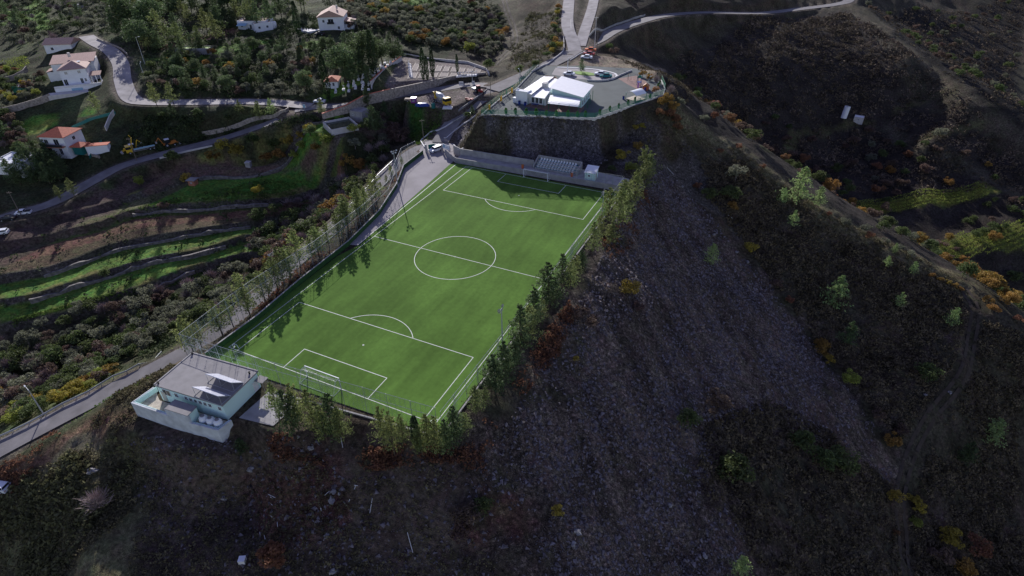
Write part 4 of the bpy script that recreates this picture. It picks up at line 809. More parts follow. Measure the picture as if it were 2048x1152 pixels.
# ================================================================ objects around the pitch
for nm, c, kw in [('mint', (.60,.80,.77), {}), ('roof_grey', (.25,.24,.24), dict(var=.12, vscale=.8)), ('white_wall', (.74,.75,.76), dict(var=.05, vscale=.6)), ('dark_glass', (.02,.025,.03), dict(rough=.15)), ('galv', (.42,.44,.46), dict(rough=.45, metal=.4)),
  ('white_metal', (.75,.77,.80), dict(rough=.35)), ('collector_glare', (.50,.52,.60), dict(rough=.12, spec=.8)), ('black', (.02,.02,.022), {}), ('green_paint', (.02,.16,.09), dict(rough=.5)), ('wall_green', (.03,.085,.022), dict(var=.2, vscale=1)), ('orange', (.55,.14,.05), {}), ('yellow_paint', (.62,.40,.03), dict(rough=.4)),
  ('red_paint', (.32,.03,.03), dict(rough=.4)), ('blue_paint', (.02,.05,.26), dict(rough=.4)), ('teal', (.015,.14,.13), dict(rough=.5)), ('rusty_orange', (.42,.15,.03), dict(rough=.5)), ('tile_pink', (.42,.27,.22), dict(var=.2, vscale=2.5, bump=.4, bscale=4)), ('tile_red', (.48,.13,.07), dict(var=.2, vscale=2.5, bump=.4, bscale=4)),
  ('stone_wall', (.30,.26,.22), dict(var=.45, vscale=1.6, bump=.8, bscale=2.5)), ('terrace_stone', (.18,.165,.15), dict(var=.5, vscale=1.1, bump=.9, bscale=2)), ('floor_red', (.22,.13,.11), dict(var=.15, vscale=1)), ('floor_tile', (.45,.40,.33), dict(var=.25, vscale=1.5)), ('rubber', (.02,.02,.02), {}), ('timber', (.30,.24,.19), dict(var=.2)), ('pole_wood', (.16,.13,.11), {}), ('lawn', (.14,.26,.03), dict(var=.2, vscale=1)), ('water', (.01,.03,.015), dict(rough=.08, spec=.8)), ('light_blue', (.25,.42,.55), dict(rough=.5)), ('purple', (.20,.05,.22), {}), ('marble', (.66,.65,.64), dict(var=.1)), ('seat_white', (.78,.80,.80), dict(rough=.4)), ('deep_green', (.01,.15,.17), {}), ('lens', (.6,.62,.62), dict(rough=.15)), ('red_lens', (.4,.02,.02), {}), ('shutter', (.42,.40,.36), {}), ('brick', (.42,.17,.10), dict(var=.2))]:
    mat(nm, c, **({'rough': .8} | kw))
mat('cool_concrete', (.55,.58,.60), .85, var=.18, vscale=.7, bump=.1)
netmat('fence_net', (.30,.36,.36), .022); netmat('green_net', (.03,.24,.14), .075); netmat('goal_net', (.6,.6,.6), .014)
def corr(name, c, ang):                           # corrugated sheet
    m = mat(name, c, .45, 0, bump=.0, var=.04); nt = m.node_tree; N, L = nt.nodes, nt.links
    tc = N.new('ShaderNodeTexCoord'); mp = N.new('ShaderNodeMapping'); mp.inputs['Rotation'].default_value = (0, 0, ang); wv = N.new('ShaderNodeTexWave'); wv.inputs['Scale'].default_value = .9
    L.new(tc.outputs['Object'], mp.inputs[0]); L.new(mp.outputs[0], wv.inputs[0]); bp = N.new('ShaderNodeBump'); bp.inputs['Strength'].default_value = .6; bp.inputs['Distance'].default_value = .06
    L.new(wv.outputs[0], bp.inputs['Height']); L.new(bp.outputs[0], N['Principled BSDF'].inputs['Normal']); return m
corr('sheet_white', (.78,.78,.80), .15)
class WB(MB):                                     # a mesh given in world coordinates, parented to a thing's empty
    def put(s, name, m, par, **k):
        M = par.matrix_basis.inverted() if par.parent is None else (par.parent.matrix_basis).inverted()
        M = (Matrix.Translation(par.location) @ par.rotation_euler.to_matrix().to_4x4()).inverted() if par.parent is None else (Matrix.Translation(par.parent.location) @ par.parent.rotation_euler.to_matrix().to_4x4()).inverted()
        s.v = [tuple(M @ Vector(p)) for p in s.v]; return s.build(name, m, par, **k)
def sub(name, mb, m, par): return mb.build(name, m, par)
def win(par, x, y, z, w_, h, rz=0.0, name='window', frame='white_metal', glass='dark_glass', d=.12):  # local coordinates, facing -y when rz=0
    f = MB(); cs, sn = math.cos(rz), math.sin(rz)
    def b(m, cx, cz, ww, hh, dd, oy=0): m.box((x+cx*cs+oy*sn, y+cx*sn-oy*cs, z+cz), (ww, dd, hh), rz)
    t = .07
    b(f, 0, h/2-t/2, w_, t, d); b(f, 0, -h/2+t/2, w_, t, d); b(f, -w_/2+t/2, 0, t, h-2*t, d); b(f, w_/2-t/2, 0, t, h-2*t, d); b(f, 0, 0, t*.6, h-2*t, d*.7)
    o = f.build(name, frame, par); g_ = MB(); b(g_, 0, 0, w_-2*t, h-2*t, .05); g_.build('pane', glass, o); return o
# ---- changing rooms
T0 = thing('changing_rooms', 'mint green changing-room building with flat grey roof at the near left corner of the pitch', 'building', (-23, -51.3, 0), math.radians(5.4))
LX, LY = 13.9, 8.4
m = MB(); m.box((LX/2, -LY/2, .9), (LX-.3, LY-.3, 4.6)); m.build('wall', 'mint', T0)
m = MB(); m.box((LX/2, -LY/2, 3.3), (LX+.15, LY+.15, .26)); rf = m.build('roof', 'roof_grey', T0)
m = MB(); m.wallstrip([(0,0,3.43),(LX,0,3.43)], .10, .22, 0, 0); m.wallstrip([(0,-LY,3.43),(0,0,3.43)], .10, .22, 0, 0); m.build('roof_edge', 'concrete', rf)
for fx, w_, h_, z in ((.14,1.7,1.3,2.1),(.29,.75,.9,2.2),(.44,.7,.8,2.25),(.51,.7,.8,2.25),(.58,.7,.8,2.25),(.65,.7,.8,2.25),(.72,.7,.8,2.25),(.79,.7,.8,2.25),(.93,.7,.8,2.2)): win(T0, fx*LX, -LY+.14, z, w_, h_, 0)
m = MB(); m.box((1.0, -LY+.13, 1.0), (.9, .1, 2.0)); m.build('door', 'shutter', T0)
m = MB(); m.box((LX-.12, -1.2, 1.0), (.1, 1.0, 2.0)); m.build('door', 'white_metal', T0)
m = MB(); m.box((LX+.9, -.6, 2.3), (1.7, 1.5, .08)); m.tube((LX+1.6,-.1,0),(LX+1.6,-.1,2.3),.04); m.tube((LX+1.6,-1.2,0),(LX+1.6,-1.2,2.3),.04); m.build('canopy', 'roof_grey', T0)
for x, y in ((.5, -8.0), (13.1, -1.0), (.3, -.3)):
    m = MB(); m.lathe([(.14,0),(.14,.3),(.2,.32),(.2,.4)], 8, (x, y, 3.43)); m.build('roof_vent', 'black', rf)
T1 = thing('service_court', 'sunken courtyard behind a grey retaining wall in front of the changing rooms', 'courtyard', (-16, -60, 0))
ring = [(-24.8,-58.7,0),(-25.0,-62.7,0),(-17.0,-62.1,0),(-13.0,-61.6,0)]
ring2 = [(-13.0,-61.7,0),(-7.5,-60.9,0),(-7.3,-58.5,0)]
m = WB(); m.wallstrip(ring, .95, .28, 0, -4.5); m.wallstrip(ring2, .75, .28, 0, -4.8); m.put('retaining_wall', 'cool_concrete', T1)
m = WB(); m.wallstrip([(p[0]+(.28 if i < 2 else 0), p[1]+.28, 0) for i, p in enumerate(ring)], .93, .12, 0, -.1); m.wallstrip([(-13,-61.45,0),(-7.75,-60.65,0),(-7.55,-58.6,0)], .73, .12, 0, -.1); m.put('inner_lining', 'mint', T1)
m = WB(); m.prism([(-24.7,-58.8),(-24.9,-62.5),(-17,-61.9),(-7.6,-60.7),(-7.4,-58.4),(-12,-58.8),(-22.3,-59.9)], -.5, -.02); m.put('floor', 'floor_tile', T1)
m = WB(); m.prism([(-17.3,-60.1),(-17.1,-61.98),(-12.7,-61.45),(-13.0,-59.75)], -4.2, 2.25); an = m.put('annex', 'mint', T1)
m = WB(); m.prism([(-17.35,-61.9),(-17.3,-62.2),(-12.6,-61.75),(-12.65,-61.4)], -4.2, 2.3); m.put('annex_face', 'cool_concrete', T1)
m = WB(); m.prism([(-17.45,-60.0),(-17.2,-62.2),(-12.55,-61.75),(-12.85,-59.65)], 2.3, 2.42); m.put('annex_roof', 'roof_grey', T1)
for i, (x, y) in enumerate(((-11.5,-60.2),(-10.1,-60.0),(-8.75,-59.8))):
    t = thing('water_tank', ('left', 'middle', 'right')[i]+' of the three white plastic water tanks in the courtyard corner', 'tank', (x, y, -.02), 0, 'white water tanks beside the changing rooms')
    m = MB(); m.lathe([(.55,0),(.66,.1),(.66,.5),(.70,.56),(.66,.62),(.66,1.05),(.48,1.32),(.30,1.42)], 16); m.build('barrel', 'white_metal', t, smooth_=True)
    m = MB(); m.lathe([(.33,1.42),(.33,1.50),(.1,1.55)], 12); m.build('lid', 'roof_grey', t)
for i, (y0, x0) in enumerate(((-53.4, -14.6), (-56.5, -14.1))):
    t = thing('solar_collectors', ('upper', 'lower')[i]+' row of five tilted solar water heater panels on the changing-room roof', 'solar panels', (x0, y0, 3.43), math.radians(2.5), 'solar panel rows on the changing rooms')
    m = MB()
    for x in (0, 2.75, 5.5): m.tube((x, 0, .05), (x, -2.0, 1.75), .04, 4); m.tube((x, -2.0, 0), (x, -2.0, 1.75), .04, 4); m.tube((x, 0, .03), (x, -2.3, .03), .04, 4)
    m.tube((0,-2.0,1.75),(5.5,-2.0,1.75),.04,4); m.tube((0,-2.3,.03),(5.5,-2.3,.03),.04,4); m.build('frame', 'galv', t)
    for k in range(5):
        x = .02+k*1.1; m = MB(); m.add([(x,.05,.1),(x+1.04,.05,.1),(x+1.04,-2.05,1.88),(x,-2.05,1.88),(x,.0,.03),(x+1.04,.0,.03),(x+1.04,-2.1,1.81),(x,-2.1,1.81)], [(0,1,2,3)[::-1],(4,5,6,7),(0,1,5,4),(2,3,7,6),(1,2,6,5),(3,0,4,7)]); m.build('panel', 'collector_glare', t)  # pale panel colour holds the sun and sky glare on the glass
# ---- goals
def goal(y, s_, lb):
    t = thing('football_goal', lb, 'goal', (0, y, .05), 0, 'goals of the football pitch')
    m = MB(); m.box((-3.66,0,1.22),(.12,.12,2.44)); m.box((3.66,0,1.22),(.12,.12,2.44)); m.box((0,0,2.44),(7.44,.12,.12)); m.build('goal_frame', 'white_metal', t)
    m = MB()
    for x in (-3.66, 3.66): m.tube((x,0,2.4),(x,s_*.9,2.4),.04,4); m.tube((x,s_*.9,2.4),(x,s_*2.0,0.05),.04,4); m.tube((x,0,.05),(x,s_*2.0,.05),.04,4)
    m.tube((-3.66,s_*2.0,.05),(3.66,s_*2.0,.05),.04,4); m.build('net_support', 'white_metal', t)
    m = MB(); a, b = s_*.9, s_*2.0; X = 3.66
    m.add([(-X,0,2.4),(X,0,2.4),(X,a,2.38),(-X,a,2.38),(X,b,.1),(-X,b,.1)], [(0,1,2,3),(3,2,4,5)])
    for x in (-X, X): m.add([(x,0,2.4),(x,a,2.38),(x,b,.1),(x,0,.1)], [(0,1,2,3)])
    m.build('net', 'goal_net', t)
goal(44.93, 1, 'white football goal at the far end in front of the seats'); goal(-44.93, -1, 'white football goal at the near end behind the pines')
# ---- green wall, kerbs, retaining walls
GW = [(-39.0,47.9,0),(-38.1,36.2,0),(-32.8,24.8,0),(-27.7,9.5,0),(-25.3,-5.7,0),(-24.6,-23.5,0),(-23.5,-36.2,0),(-23.7,-48.8,0)]
t = thing('green_boundary_wall', 'low dark green wall along the left side of the pitch', 'wall', GW[3]); m = WB(); m.wallstrip(GW, 1.15, .22, 0, -.5); m.put('wall', 'wall_green', t)
m = WB(); m.wallstrip(GW, 1.22, .28, 0, 1.153); m.put('coping', 'concrete', t)
t = thing('edge_kerb', 'low concrete kerb round the near and right edges of the pitch', 'kerb', (24.4, -44, 0)); m = WB(); m.wallstrip([(-6,-50.3,0),(6,-48.9,0),(22.9,-47.1,0),(24.5,-44.4,0),(24.6,-10,0),(24.6,20,0),(24.6,48,0)], .14, .25, 0, -1.2); m.put('kerb', 'concrete', t)
walk = [(-26.1,46.3),(21.4,47.75),(24.4,47.9),(24.4,53.5),(12,54.2),(-4,53.3),(-26.6,50.2)]
tag(WB().prism(walk, -.3, 1.2).build('spectator_walkway', 'concrete'), kind='structure')
t = thing('pitch_end_wall', 'long low grey concrete wall behind the far goal', 'wall', (0, 46.6, 0)); m = WB(); m.wallstrip([(-32.6,50.4,0),(-29.8,48.2,0),(-26.2,46.15,0),(21.4,47.6,0),(24.5,47.7,0)], 1.5, .25, 0, -.3); m.put('wall', 'concrete', t)
m = WB()
for i in range(22): m.box((-25+i*2.2, 46.03+i*2.2*.0304-.1, .6), (.03, .02, 1.15), .03)
m.put('wall_joint', 'roof_grey', t)
t = thing('upper_retaining_wall', 'upper grey concrete wall at the foot of the dark cliff', 'wall', (-14, 49.6, 1.2)); m = WB(); m.wallstrip([(-29.8,51.0,1.2),(-26.5,49.5,1.2),(-3.0,50.5,1.2)], [1.9,1.9,1.9], .3, 0, -1.0); m.put('wall', 'concrete', t)
t = thing('stand', 'small concrete stand with four rows of white seats behind the far goal', 'stand', (4, 51, 1.2))
m = WB()
for k in range(4): m.box((4.0, 49.6+k*.85+(2.6-k*.85)/2, 1.2+.2+k*.4), (12.4, 2.6-k*.85+.85, .4), .03)
m.put('steps', 'concrete', t)
m = WB(); m.wallstrip([(-2.6,53.0,1.2),(10.4,53.4,1.2)], 2.6, .28, 0, -1.5)
for x, o in ((-2.6, 0), (10.45, .4)): m.prism([(x-.14,49.2+o),(x+.14,49.2+o),(x+.14,53.2+o),(x-.14,53.2+o)], 1.0, [2.0,2.0,3.8,3.8])
m.put('side_wall', 'concrete', t)
def seatmesh():
    m = MB(); m.box((0,0,.05),(.5,.46,.09)); m.box((0,.22,.27),(.5,.07,.46),0,.85); m.box((0,0,-.03),(.12,.12,.1)); return m
m0 = seatmesh(); proto = m0.build('seat', 'seat_white', t); first = True
for r in range(4):
    for c_ in range(13):
        p = Vector((-1.4+c_*.86, 49.75+r*.85+c_*.026, 1.2+.48+r*.4))-t.location
        if first: proto.location = p; first = False
        else: q = proto.copy(); COL.objects.link(q); q.parent = t; q.location = p
m = WB()
for r in range(4): m.box((3.8, 49.75+r*.85+.15, 1.64+r*.4), (11.8, .78, .02), .03)
m.put('seat_row_strip', 'deep_green', t)
t = thing('hut', 'small mint green hut with sloping white roof beside the stand', 'hut', (13.3, 48.1, 1.2), .06)
m = MB(); m.prism([(0,0),(2.9,0),(2.9,3.0),(0,3.0)], -.3, [2.1,2.1,2.9,2.9]); m.build('wall', 'mint', t)
m = MB(); m.prism([(-.2,-.25),(3.1,-.25),(3.1,3.25),(-.2,3.25)], [2.13,2.13,2.97,2.97], [2.22,2.22,3.06,3.06]); m.build('roof', 'white_metal', t); m = MB(); m.box((2.92,1.2,1.0),(.06,.9,1.9)); m.build('door', 'shutter', t); win(t, 1.2, -.02, 1.3, .7, .6)
for i, (x, y) in enumerate(((-5.4,48.0),(9.4,48.5))):
    t = thing('bin', ('orange bin on the walkway left of the seats', 'orange bin on the walkway at the right foot of the stand')[i], 'bin', (x, y, 1.2), 0, 'orange bins by the stand')
    m = MB(); m.lathe([(.3,0),(.38,.9),(.42,.92),(.42,1.0)], 12); m.build('body', 'orange', t); m = MB(); m.lathe([(.44,1.0),(.3,1.12),(.05,1.15)], 12); m.build('lid', 'rusty_orange', t)
# ---- ball-stop fences
def fence(name, lb, cat, top, rails, net, post_step, base=None, postm='galv', netm='fence_net', railm='galv', r=.038, zb=None):
    top = [np.array(p, float) for p in top]; t = thing(name, lb, cat, (top[0][0], top[0][1], float(H(top[0][0], top[0][1])) if zb is None else zb))
    L = [0]
    for i in range(1, len(top)): L.append(L[-1]+np.linalg.norm(top[i][:2]-top[i-1][:2]))
    n_ = max(1, int(round(L[-1]/post_step)))
    for i in range(n_+1):
        s = L[-1]*i/n_; x, y, z = [np.interp(s, L, [p[k] for p in top]) for k in range(3)]; b = float(H(x, y))-.3 if zb is None else zb
        m = WB(); m.tube((x, y, b), (x, y, z+.05), r, 6); m.put('post', postm, t)
    for dz in rails:
        m = WB()
        for i in range(len(top)-1): m.tube(top[i]-np.array([0, 0, dz]), top[i+1]-np.array([0, 0, dz]), r*.9, 5)
        m.put('rail', railm, t)
    if net:
        m = WB()
        for i in range(len(top)-1):
            a, b = top[i], top[i+1]; k_ = max(1, int(np.linalg.norm(a-b)/3))
            for j in range(k_):
                p, q = a+(b-a)*j/k_, a+(b-a)*(j+1)/k_; zp = (float(H(p[0], p[1])) if zb is None else zb)+.1; zq = (float(H(q[0], q[1])) if zb is None else zb)+.1
                m.add([(p[0],p[1],zp),(q[0],q[1],zq),tuple(q),tuple(p)], [(0,1,2,3)])
        m.put('mesh_panel', netm, t)
    return t
FLT = WL([(357,668,5.5),(430,612,5.5),(500,562,5.5),(570,518,5.5),(627,483,5.5),(680,443,5.5),(728.5,407,5.5),(774,364,5.3),(787,331,5),(802,296,4.2),(830,282,3.5)])
fence('ball_stop_fence', 'long tall wire fence on the left bank of the pitch', 'fence', FLT, (0, 2.1), True, 4.2)
fence('ball_stop_fence', 'tall wire fence across the near end above the changing-room roof', 'fence', [FLT[0], np.array([-11,-49.4,5.7]), np.array([6.5,-47.9,5.7]), np.array([23.6,-46.3,5.5])], (0, 1.9), True, 4.1)
fence('ball_stop_fence', 'wire fence along the right side of the pitch behind the pines', 'fence', [(24.0,-45.6,4.2),(24.4,-10,4.2),(24.5,20,4.2),(24.4,47.5,4.2)], (0, 2.0), True, 3.9)
fence('ball_stop_fence', 'light wire fence on top of the wall behind the far goal', 'fence', [(-1.5,46.9,4.3),(12,47.3,4.3),(24,47.7,4.3)], (0,), True, 4.2, zb=1.5)
t = thing('corner_arch', 'bent white pipe at the near left corner of the pitch', 'pipe', (-21.5, -44.6, 0)); m = MB()
pts = [(0,0,0),(0,0,.7),(.4,.1,1.0),(.9,.2,.8),(1.1,.25,0)]
for a, b in zip(pts[:-1], pts[1:]): m.tube(a, b, .05, 5)
m.build('pipe', 'white_metal', t)
# ---- floodlight masts
def mast(x, y, h, lb, face, n_=4, z=None):
    z = float(H(x, y)) if z is None else z; t = thing('floodlight_mast', lb, 'floodlight', (x, y, z), face, 'floodlight masts round the pitch')
    m = MB(); m.lathe([(.30,0),(.30,.12),(.14,.13),(.13,h*.5),(.08,h)], 8); m.tube((-.9,0,h),(.9,0,h),.05,5); m.tube((-.6,0,h-.6),(.6,0,h-.6),.04,5); m.build('pole', 'galv', t)
    for i in range(n_):
        x_ = (-.75, .75, -.45, .45)[i]; zz = (h+.12, h+.12, h-.45, h-.45)[i]; m = MB(); m.box((x_, .18, zz), (.42, .22, .36), 0, 1, .5); lh = m.build('lamp_head', 'roof_grey', t)
        m = MB(); m.box((x_, .31, zz-.02), (.36, .02, .28), 0, 1, .5); m.build('lens', 'lens', lh)
mast(-33.0, 25.6, 10.3, 'floodlight mast on the left bank beside the asphalt forecourt', -2.0)
mast(-31.0, -23.2, 8.8, 'floodlight mast rising from the left bank near the changing rooms', -1.6)
mast(25.2, -26.6, 11.3, 'floodlight mast among the pines at the near right of the pitch', 1.6, z=0)
mast(24.9, 28.6, 8.5, 'floodlight mast at the far right corner of the pitch', 1.6, z=0)
# ---- entrance
for x, y, lb in ((-38.9,49.6,'left concrete gate pillar of the pitch entrance'),(-34.2,51.4,'right concrete gate pillar beside the white banner')):
    t = thing('gate_pillar', lb, 'pillar', (x, y, 0), .3, 'gate pillars at the pitch entrance'); m = MB(); m.box((0,0,1.1),(.5,.5,2.4)); m.build('shaft', 'concrete', t); m = MB(); m.box((0,0,2.36),(.62,.62,.12)); m.build('cap', 'pale_concrete', t)
t = thing('sliding_gate', 'open dark green sheet gate left of the parked white car', 'gate', (-38.6, 50.6, .1), .9); m = MB(); m.box((1.0,0,1.0),(1.9,.06,1.7)); m.build('gate_panel', 'teal', t); m = MB(); m.box((1.0,0,.12),(2.0,.09,.08)); m.box((1.0,0,1.88),(2.0,.09,.08)); m.box((0,0,1.0),(.08,.09,1.84)); m.box((2.0,0,1.0),(.08,.09,1.84)); m.build('gate_frame', 'green_paint', t)
t = thing('banner', 'white advertising banner on the wall beside the gate', 'banner', (-33.6, 50.9, 1.5), -.28); m = MB(); m.box((1.5,0,.85),(3.1,.05,1.5)); m.build('sheet', 'white_metal', t); m = MB()
for x in (0, 1.5, 3.05): m.tube((x,.08,-.6),(x,.08,1.7),.04,5)
m.build('post', 'pole_wood', t); m = MB(); m.box((.6,-.035,.95),(.9,.012,.9)); m.box((2.1,-.035,.75),(1.4,.012,.14)); m.build('printed_picture', 'light_blue', t)
t = thing('ramp_wall', 'pale pink topped ramp wall between banner and upper wall', 'wall', (-30, 51.3, .5)); m = WB(); m.wallstrip([(-30.6,52.4,.9),(-27.2,49.6,.9),(-26.6,51.3,.9)], 1.7, .2, 0, -1.5); m.put('wall', 'concrete', t); m = WB(); m.wallstrip([(-30.6,52.4,.9),(-27.2,49.6,.9),(-26.6,51.3,.9)], 1.8, .34, 0, 1.72); m.put('coping', 'marble', t)
def kerbline(px, h, th, m_, lb, nm='road_edge_wall', cat='wall', lift=0.0, zs=None):
    pl = catmull([hit(*q) if zs is None else W(q[0], q[1], z_) for q, z_ in zip(px, zs or [0]*len(px))], 2.5)
    t = thing(nm, lb, cat, pl[len(pl)//2]); m = WB(); m.wallstrip([(p[0], p[1], float(H(p[0], p[1]))+lift) for p in pl], h, th, 0, -.8); m.put('wall', m_, t); return t
kerbline([(849,296),(842,284),(850,276),(877,262),(905,246)], .5, .35, 'marble', 'white topped wall curving round the outer edge of the gate apron')
kerbline([(951,232),(925,250),(903,268),(893,277),(888,277)], .35, .25, 'marble', 'white kerb on the cliff side of the traffic island above the gate')
kerbline([(917,223),(932,212),(945,202),(962,190),(975,180)], .5, .25, 'concrete', 'low wall on the outer side of the road below the lorry yard')
kerbline([(1128,92),(1127,75),(1122,100),(1112,112),(1080,132),(1062,143)][1:2]+[(1128,92),(1126,104),(1110,118),(1080,136),(1062,146)], .6, .25, 'pale_concrete', 'grey parapet on the left of the road above the kindergarten')
kerbline([(1142,40),(1142,60),(1143,76),(1150,84)], .35, .3, 'pale_concrete', 'pale kerb between the mountain road and the side lane')
kerbline([(1178,74),(1215,58),(1255,43),(1290,31)], .8, .2, 'concrete', 'grey rail wall on the upper side of the ridge road')
kerbline([(1140,121),(1160,108),(1172,102)], .25, .2, 'marble', 'white kerb below the parked cars')
kerbline([(405,268),(440,262),(480,250),(530,236),(572,224),(577,216)], 1.0, .35, 'stone_wall', 'curved pale stone wall round the pine island between the village roads')
kerbline([(320,318),(370,305),(425,293)], .5, .35, 'pale_concrete', 'pale parapet on the lower side of the valley road by the loaders')
kerbline([(195,80),(215,88),(240,98),(255,110)], .8, .3, 'stone_wall', 'stone parapet on the outside of the bend above the tiled villa')
kerbline([(230,228),(222,240),(213,262)], 1.6, .3, 'pale_concrete', 'grey concrete wall descending from the road behind the red-roofed house')
# guard rails
def guard(px, lb):
    pl = catmull([hit(*q) for q in px], 4.0); t = thing('guard_rail', lb, 'guard rail', pl[0]); m = WB(); m.wallstrip([(p[0],p[1],float(H(p[0],p[1]))) for p in pl], .80, .07, 0, .48); m.put('beam', 'galv', t)
    m = WB(); 
    for p in pl: m.box((p[0],p[1],float(H(p[0],p[1]))+.3), (.12,.12,1.0))
    m.put('post', 'galv', t)
guard([(325,708),(280,733),(228,757),(180,787),(127,812),(60,850),(0,878),(-30,892)], 'steel guard rail on the valley side of the perimeter road')
guard([(906,247),(925,237),(945,228)], 'short steel guard rail between the two road levels above the gate')
guard([(790,322),(760,350),(738,375),(715,400),(690,424)], 'steel guard rail beside the upper perimeter road left of the pines')
# ================================================================ vehicles
def car(name, lb, cat, p, rz, m_, L=4.3, Wd=1.75, h=1.45, kind_='saloon', group=None):
    t = thing(name, lb, cat, p, rz, group); m = MB(); wb = L/2; lo = .62
    prof = [(-wb,.30),(-wb,.66),(-wb+.12,.80),(-wb*.34-.55,.88),(wb*.7,.92),(wb-.05,.86),(wb,.55),(wb,.30)]
    if kind_ == 'van': prof = [(-wb,.30),(-wb,.85),(-wb+.7,1.0),(wb,1.0),(wb,.30)]
    n = len(prof); vs = [(x, -Wd/2, z) for x, z in prof]+[(x, Wd/2, z) for x, z in prof]
    m.add(vs, [tuple(range(n)), tuple(range(2*n-1, n-1, -1))]+[(i, n+i, n+(i+1) % n, (i+1) % n) for i in range(n)]); m.build('body', m_, t)
    cx = .15 if kind_ == 'saloon' else .35; cl = L*.52 if kind_ == 'saloon' else L*.72; b = .88 if kind_ == 'saloon' else .98
    m = MB(); x0, x1 = cx-cl/2, cx+cl/2; ww = Wd/2-.06; wt = ww-.16; f = .48 if kind_ == 'saloon' else .35; rr = .40 if kind_ == 'saloon' else .08
    if kind_ == 'pickup': x1 = cx+.1; rr = .1
    m.add([(x0,-ww,b),(x1,-ww,b),(x1,ww,b),(x0,ww,b),(x0+f,-wt,h-.06),(x1-rr,-wt,h-.06),(x1-rr,wt,h-.06),(x0+f,wt,h-.06)], [(0,1,5,4),(1,2,6,5),(2,3,7,6),(3,0,4,7),(4,5,6,7)]); m.build('windows', 'dark_glass', t)
    m = MB(); m.box(((x0+f+x1-rr)/2,0,h-.03),(x1-x0-f-rr+.06,2*wt+.05,.06)); 
    for s_ in (-1, 1): m.tube((x0,s_*ww,b),(x0+f,s_*wt,h-.03),.035,4); m.tube((x1,s_*ww,b),(x1-rr,s_*wt,h-.03),.05,4)
    m.build('roof', m_, t)
    if kind_ == 'pickup': m = MB(); m.box(((x1+wb)/2,0,.955),(wb-x1-.2,Wd-.25,.05)); m.build('load_bed', 'black', t)
    for x in (-L*.31, L*.30):
        for s_ in (-1, 1): m = MB(); m.tube((x, s_*(Wd/2-.18), .32), (x, s_*(Wd/2+.02), .32), .32, 12); wl = m.build('wheel', 'rubber', t); m = MB(); m.tube((x, s_*(Wd/2+.02), .32), (x, s_*(Wd/2+.035), .32), .18, 8); m.build('rim', 'galv', wl)
    for s_ in (-1, 1): m = MB(); m.box((-wb-.005, s_*Wd*.36, .66), (.03, .32, .14)); m.build('headlight', 'lens', t); m = MB(); m.box((wb+.0, s_*Wd*.38, .70), (.03, .24, .14)); m.build('tail_light', 'red_lens', t)
    return t
car('parked_car', 'white estate car parked in the pitch gateway', 'car', (-36.4, 51.3, .07), 1.25, 'white_metal', 4.4, 1.8, 1.55, 'van')
car('parked_car', 'white car parked in the turning loop of the kindergarten, left of the lawn', 'car', (-14.0, 105.3, 11.56), .1, 'white_metal', 4.1, group='cars in the kindergarten loop')
car('parked_car', 'white car parked right of the lawn island, behind the dark green one', 'car', (-3.9, 109.6, 11.56), .1, 'white_metal', 4.2, group='cars in the kindergarten loop')
car('parked_car', 'dark green car parked right of the lawn island', 'car', (-1.4, 108.0, 11.56), .35, 'deep_green', 4.2, group='cars in the kindergarten loop')
for u, v, mm, lb, rz in ((1173,117,'white_metal','white car nearest the kindergarten on the verge of the junction',.15),(1178,110,'red_paint','red car between the white and the two-tone one on the junction verge',.1),(1181,102,'orange','red and white car farthest up the junction verge',.2)):
    q = hit(u, v); car('parked_car', lb, 'car', (q[0], q[1], q[2]), rz, mm, group='cars on the junction verge')
for u, v, mm, kd, lb in ((48,428,'white_metal','pickup','white pickup under a small tree on the lower edge of the valley road'),(17,440,'black','saloon','black car parked by the valley road at the left edge'),(2,468,'white_metal','van','white van cut by the left edge below the valley road'),(640,70,'black','saloon','dark car parked in front of the gabled white house'),(-2,978,'white_metal','van','white van with red trim at the left edge below the perimeter road'),(640,205,'white_metal','saloon','white car parked by the chapel wall above the junction')):
    q = hit(u, v); car('parked_car', lb, 'van' if kd == 'van' else ('pickup' if kd == 'pickup' else 'car'), tuple(q), .7 if u < 100 and v < 600 else .3, mm, kind_=kd)
def wheels(t, spots, r, w_=.35):
    for x, y in spots: m = MB(); m.tube((x, y-w_/2, r), (x, y+w_/2, r), r, 14); wl = m.build('wheel', 'rubber', t); m = MB(); m.tube((x, y-w_/2-.01, r), (x, y+w_/2+.01, r), r*.45, 8); m.build('rim', 'galv', wl)
